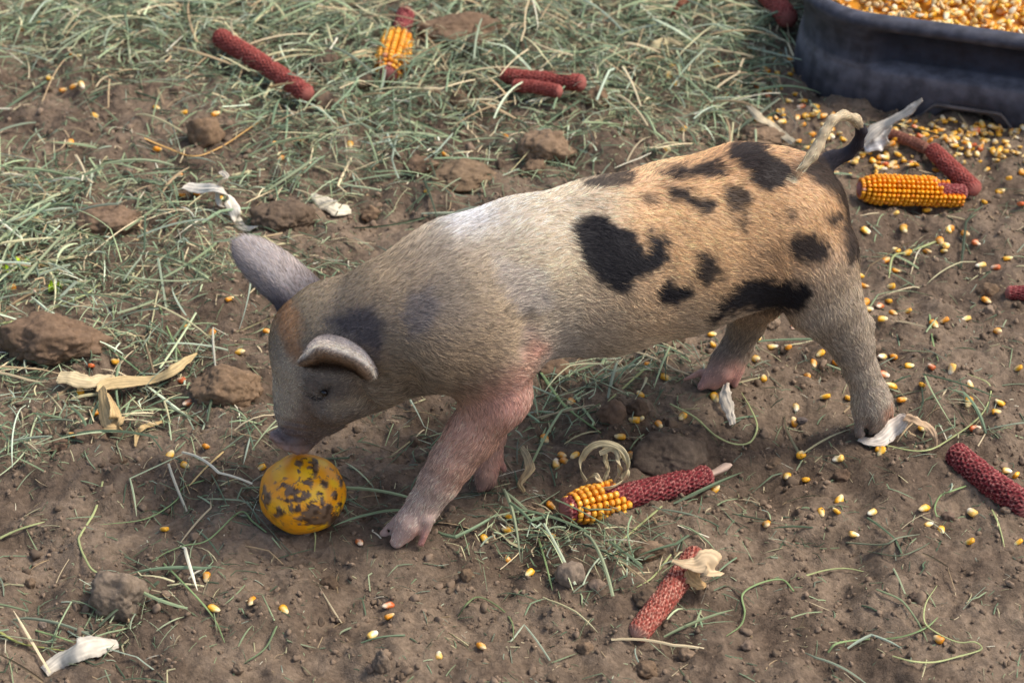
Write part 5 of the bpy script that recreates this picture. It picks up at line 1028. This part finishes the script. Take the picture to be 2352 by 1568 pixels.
SK = [('long pale stalk bending twice left of the gourd', [(690, 210), (640, 400), (545, 560), (530, 610), (570, 720), (650, 820), (860, 840), (960, 860)], ZG, 6.5, PG), ('straw stem pointing up to the hay left of the gourd', [(1500, 10), (1380, 120), (1270, 240)], ZG, 6, ST),
      ('thin green stem sweeping left below the snout', [(1390, 195), (1230, 250), (1180, 340), (980, 460), (670, 500)], ZG, 4.5, GR), ('green stem folded into a peak left of the gourd', [(1790, 550), (1700, 480), (1610, 415), (1400, 600), (1240, 640), (1110, 690), (1020, 750)], ZG, 5, GR),
      ('green stem slanting down past a loose kernel', [(1100, 760), (1230, 890), (1370, 1040), (1450, 1150), (1510, 1290)], ZG, 5.5, GR), ('pale bundle stem entering at the left edge', [(-20, 600), (60, 560), (160, 520), (300, 480)], ZG, 8, PG), ('olive stem above the bleached husk', [(-20, 1210), (100, 1280), (200, 1310), (430, 1345)], ZG, 7, (150, 158, 100)),
      ('short green stem behind the bleached husk', [(240, 1210), (380, 1250), (500, 1290)], ZG, 6, GR), ('dark green stem low between husk and hollow', [(1860, 1180), (1780, 1330), (1640, 1430)], ZG, 5.5, (110, 134, 104)), ('pale stem hooked under the gourd', [(1780, 390), (1850, 460), (1900, 510), (2000, 530), (2110, 545), (2115, 680)], ZG, 5.5, PG),
      ('bent green blade arching beside the tan cob', [(800, 950), (720, 870), (570, 895), (455, 970), (470, 1090), (440, 1180), (345, 1250)], ZD, 6, GR), ('forked green stem low at the right', [(1355, 935), (1500, 995), (1570, 1060), (1650, 1180), (1700, 1285)], ZD, 6, (122, 140, 116)), ('long curved green blade at the bottom', [(1030, 1360), (1090, 1300), (1250, 1275), (1500, 1260), (1680, 1200), (1770, 1125)], ZD, 6, GR),
      ('long looping stalk around a kernel at the bottom right', [(1465, 1385), (1600, 1420), (1750, 1425), (1900, 1390), (2060, 1340), (2020, 1290), (1900, 1290), (1750, 1220), (1680, 1150), (1690, 1030), (1765, 910)], ZD, 5.5, PG), ('grey-green blade on the bare soil right of the cobs', [(1145, 620), (1400, 635), (1500, 590), (1650, 565)], ZD, 6, (120, 132, 118)),
      ('flat pale stalk in the middle of the bare soil', [(830, 860), (1000, 810), (1150, 795), (1290, 820)], ZD, 5.5, PG), ('thin dark blade near three kernels', [(1300, 680), (1500, 710), (1650, 660), (1760, 590)], ZD, 4, (106, 120, 104)), ('straight thin stem below the right cob', [(2135, 400), (2180, 500), (2220, 650)], ZD, 5, PG), ('green stem bent round below the right cob', [(1960, 240), (1860, 275), (1790, 305), (1750, 380), (1765, 450)], ZD, 5.5, GR),
      ('bent dark stem arching over the bare hollow', [(810, 1115), (870, 1030), (950, 985), (1080, 1050), (1170, 1150), (1185, 1280)], ZE, 5.5, (112, 130, 98)), ('upright green stem left of the pale grey stone', [(1350, 590), (1400, 760), (1445, 940)], ZE, 5.5, GR), ('pale green curve above the tan cob', [(2240, 700), (2120, 850), (2010, 920)], ZE, 5.5, PG), ('long green stem in front of the kernel cob', [(2180, 375), (2010, 520), (1900, 620), (1870, 700)], ZE, 6, PG),
      ('dark green stem across the tan folded leaf', [(640, 760), (820, 900), (1020, 1060), (1220, 1240)], ZF, 5, (112, 140, 110)), ('thin stem between the big clod and the snout', [(1110, 560), (1180, 750), (1270, 930)], ZF, 5, GR), ('thick straw stalk at the left edge above the green bits', [(-10, 180), (80, 215), (200, 250), (350, 300), (545, 350)], ZF, 9, ST), ('broad pale green stem over the big clod', [(-10, 690), (180, 650), (390, 570), (600, 480), (700, 400)], ZF, 8, PG),
      ('bowed straw lying before the brown clod', [(970, 930), (1100, 985), (1300, 1050), (1480, 990), (1650, 880), (1770, 800)], ZA, 5, (214, 176, 118)), ('green stem loop in front of the far hind foot', [(650, 1360), (760, 1420), (850, 1500), (940, 1540), (1010, 1530), (1040, 1460), (1010, 1380), (970, 1310)], Z2, 6, PG), ('straight green stem under the belly', [(70, 1220), (180, 1370), (340, 1490)], Z2, 8, GR),
      ('second green stem under the belly', [(530, 1210), (450, 1280), (370, 1350)], Z2, 7, PG), ('pale bent stem right of the rump', [(1850, 630), (1720, 680), (1650, 700), (1630, 800)], Z2, 7, PG), ('long curved stem right of the near hind foot', [(1000, 1440), (1300, 1490), (1500, 1400), (1700, 1240), (1750, 1060), (1600, 980)], ZH, 5, PG), ('thin green stem crossing kernels at the right', [(1350, 590), (1370, 760), (1410, 900)], ZH, 5, GR)]
for i, (lb, pts, cv, w, tone) in enumerate(SK): stalk(lb, pts, cv, w, tone, i)

# yellow-green salad leaf bits
for k, (lb, c, sz) in enumerate([('larger crumpled yellow-green leaf bit by the left edge', (160, 320), 70), ('smaller yellow-green leaf bit below the larger one', (385, 485), 50), ('tiny yellow-green leaf bit beside the larger one', (60, 360), 40)]):
    P0 = G(*ZF(c)); nr, na = 8, 22; m = px_m(P0) * .3296; th = np.linspace(0, 2 * math.pi, na, endpoint=False); vs = []
    for i in range(nr):
        r = (i + .3) / nr; rr_ = r * (1 + .18 * np.sin(th * 3 + k) + .12 * np.sin(th * 7)); z = .004 * r + .0045 * r * r * np.sin(th * 5 + i * .4 + k) + .003
        vs.append(np.column_stack([np.cos(th) * rr_ * sz * m, np.sin(th) * rr_ * sz * m * .8, z + .002]))
    V_ = np.vstack(vs); V2 = V_.copy(); V2[:, 2] -= .0006; cc = s2l((176, 206, 40)) * (.75 + .5 * rng.random((len(V_), 1))); fa = tube_faces(nr, na); o = link('leaf_bit', mesh_np('leaf_bit', np.vstack([V_, V2]), np.vstack([fa, fa[:, ::-1] + len(V_)]), True, np.vstack([cc, cc])), M['leaf'], label=lb, category='leaf', group='yellow-green leaf bits'); o.location = Vector(P0)
print('SNOUT', _dc + _da * .004, 'GOURD', gcen, gr)
print('TRIS', sum((len(o.data.loops) - 2 * len(o.data.polygons)) for o in C if o.type == 'MESH'))
print('pig verts', len(PV), 'objects', len(bpy.data.objects), 'blades', len(q1), len(q2))
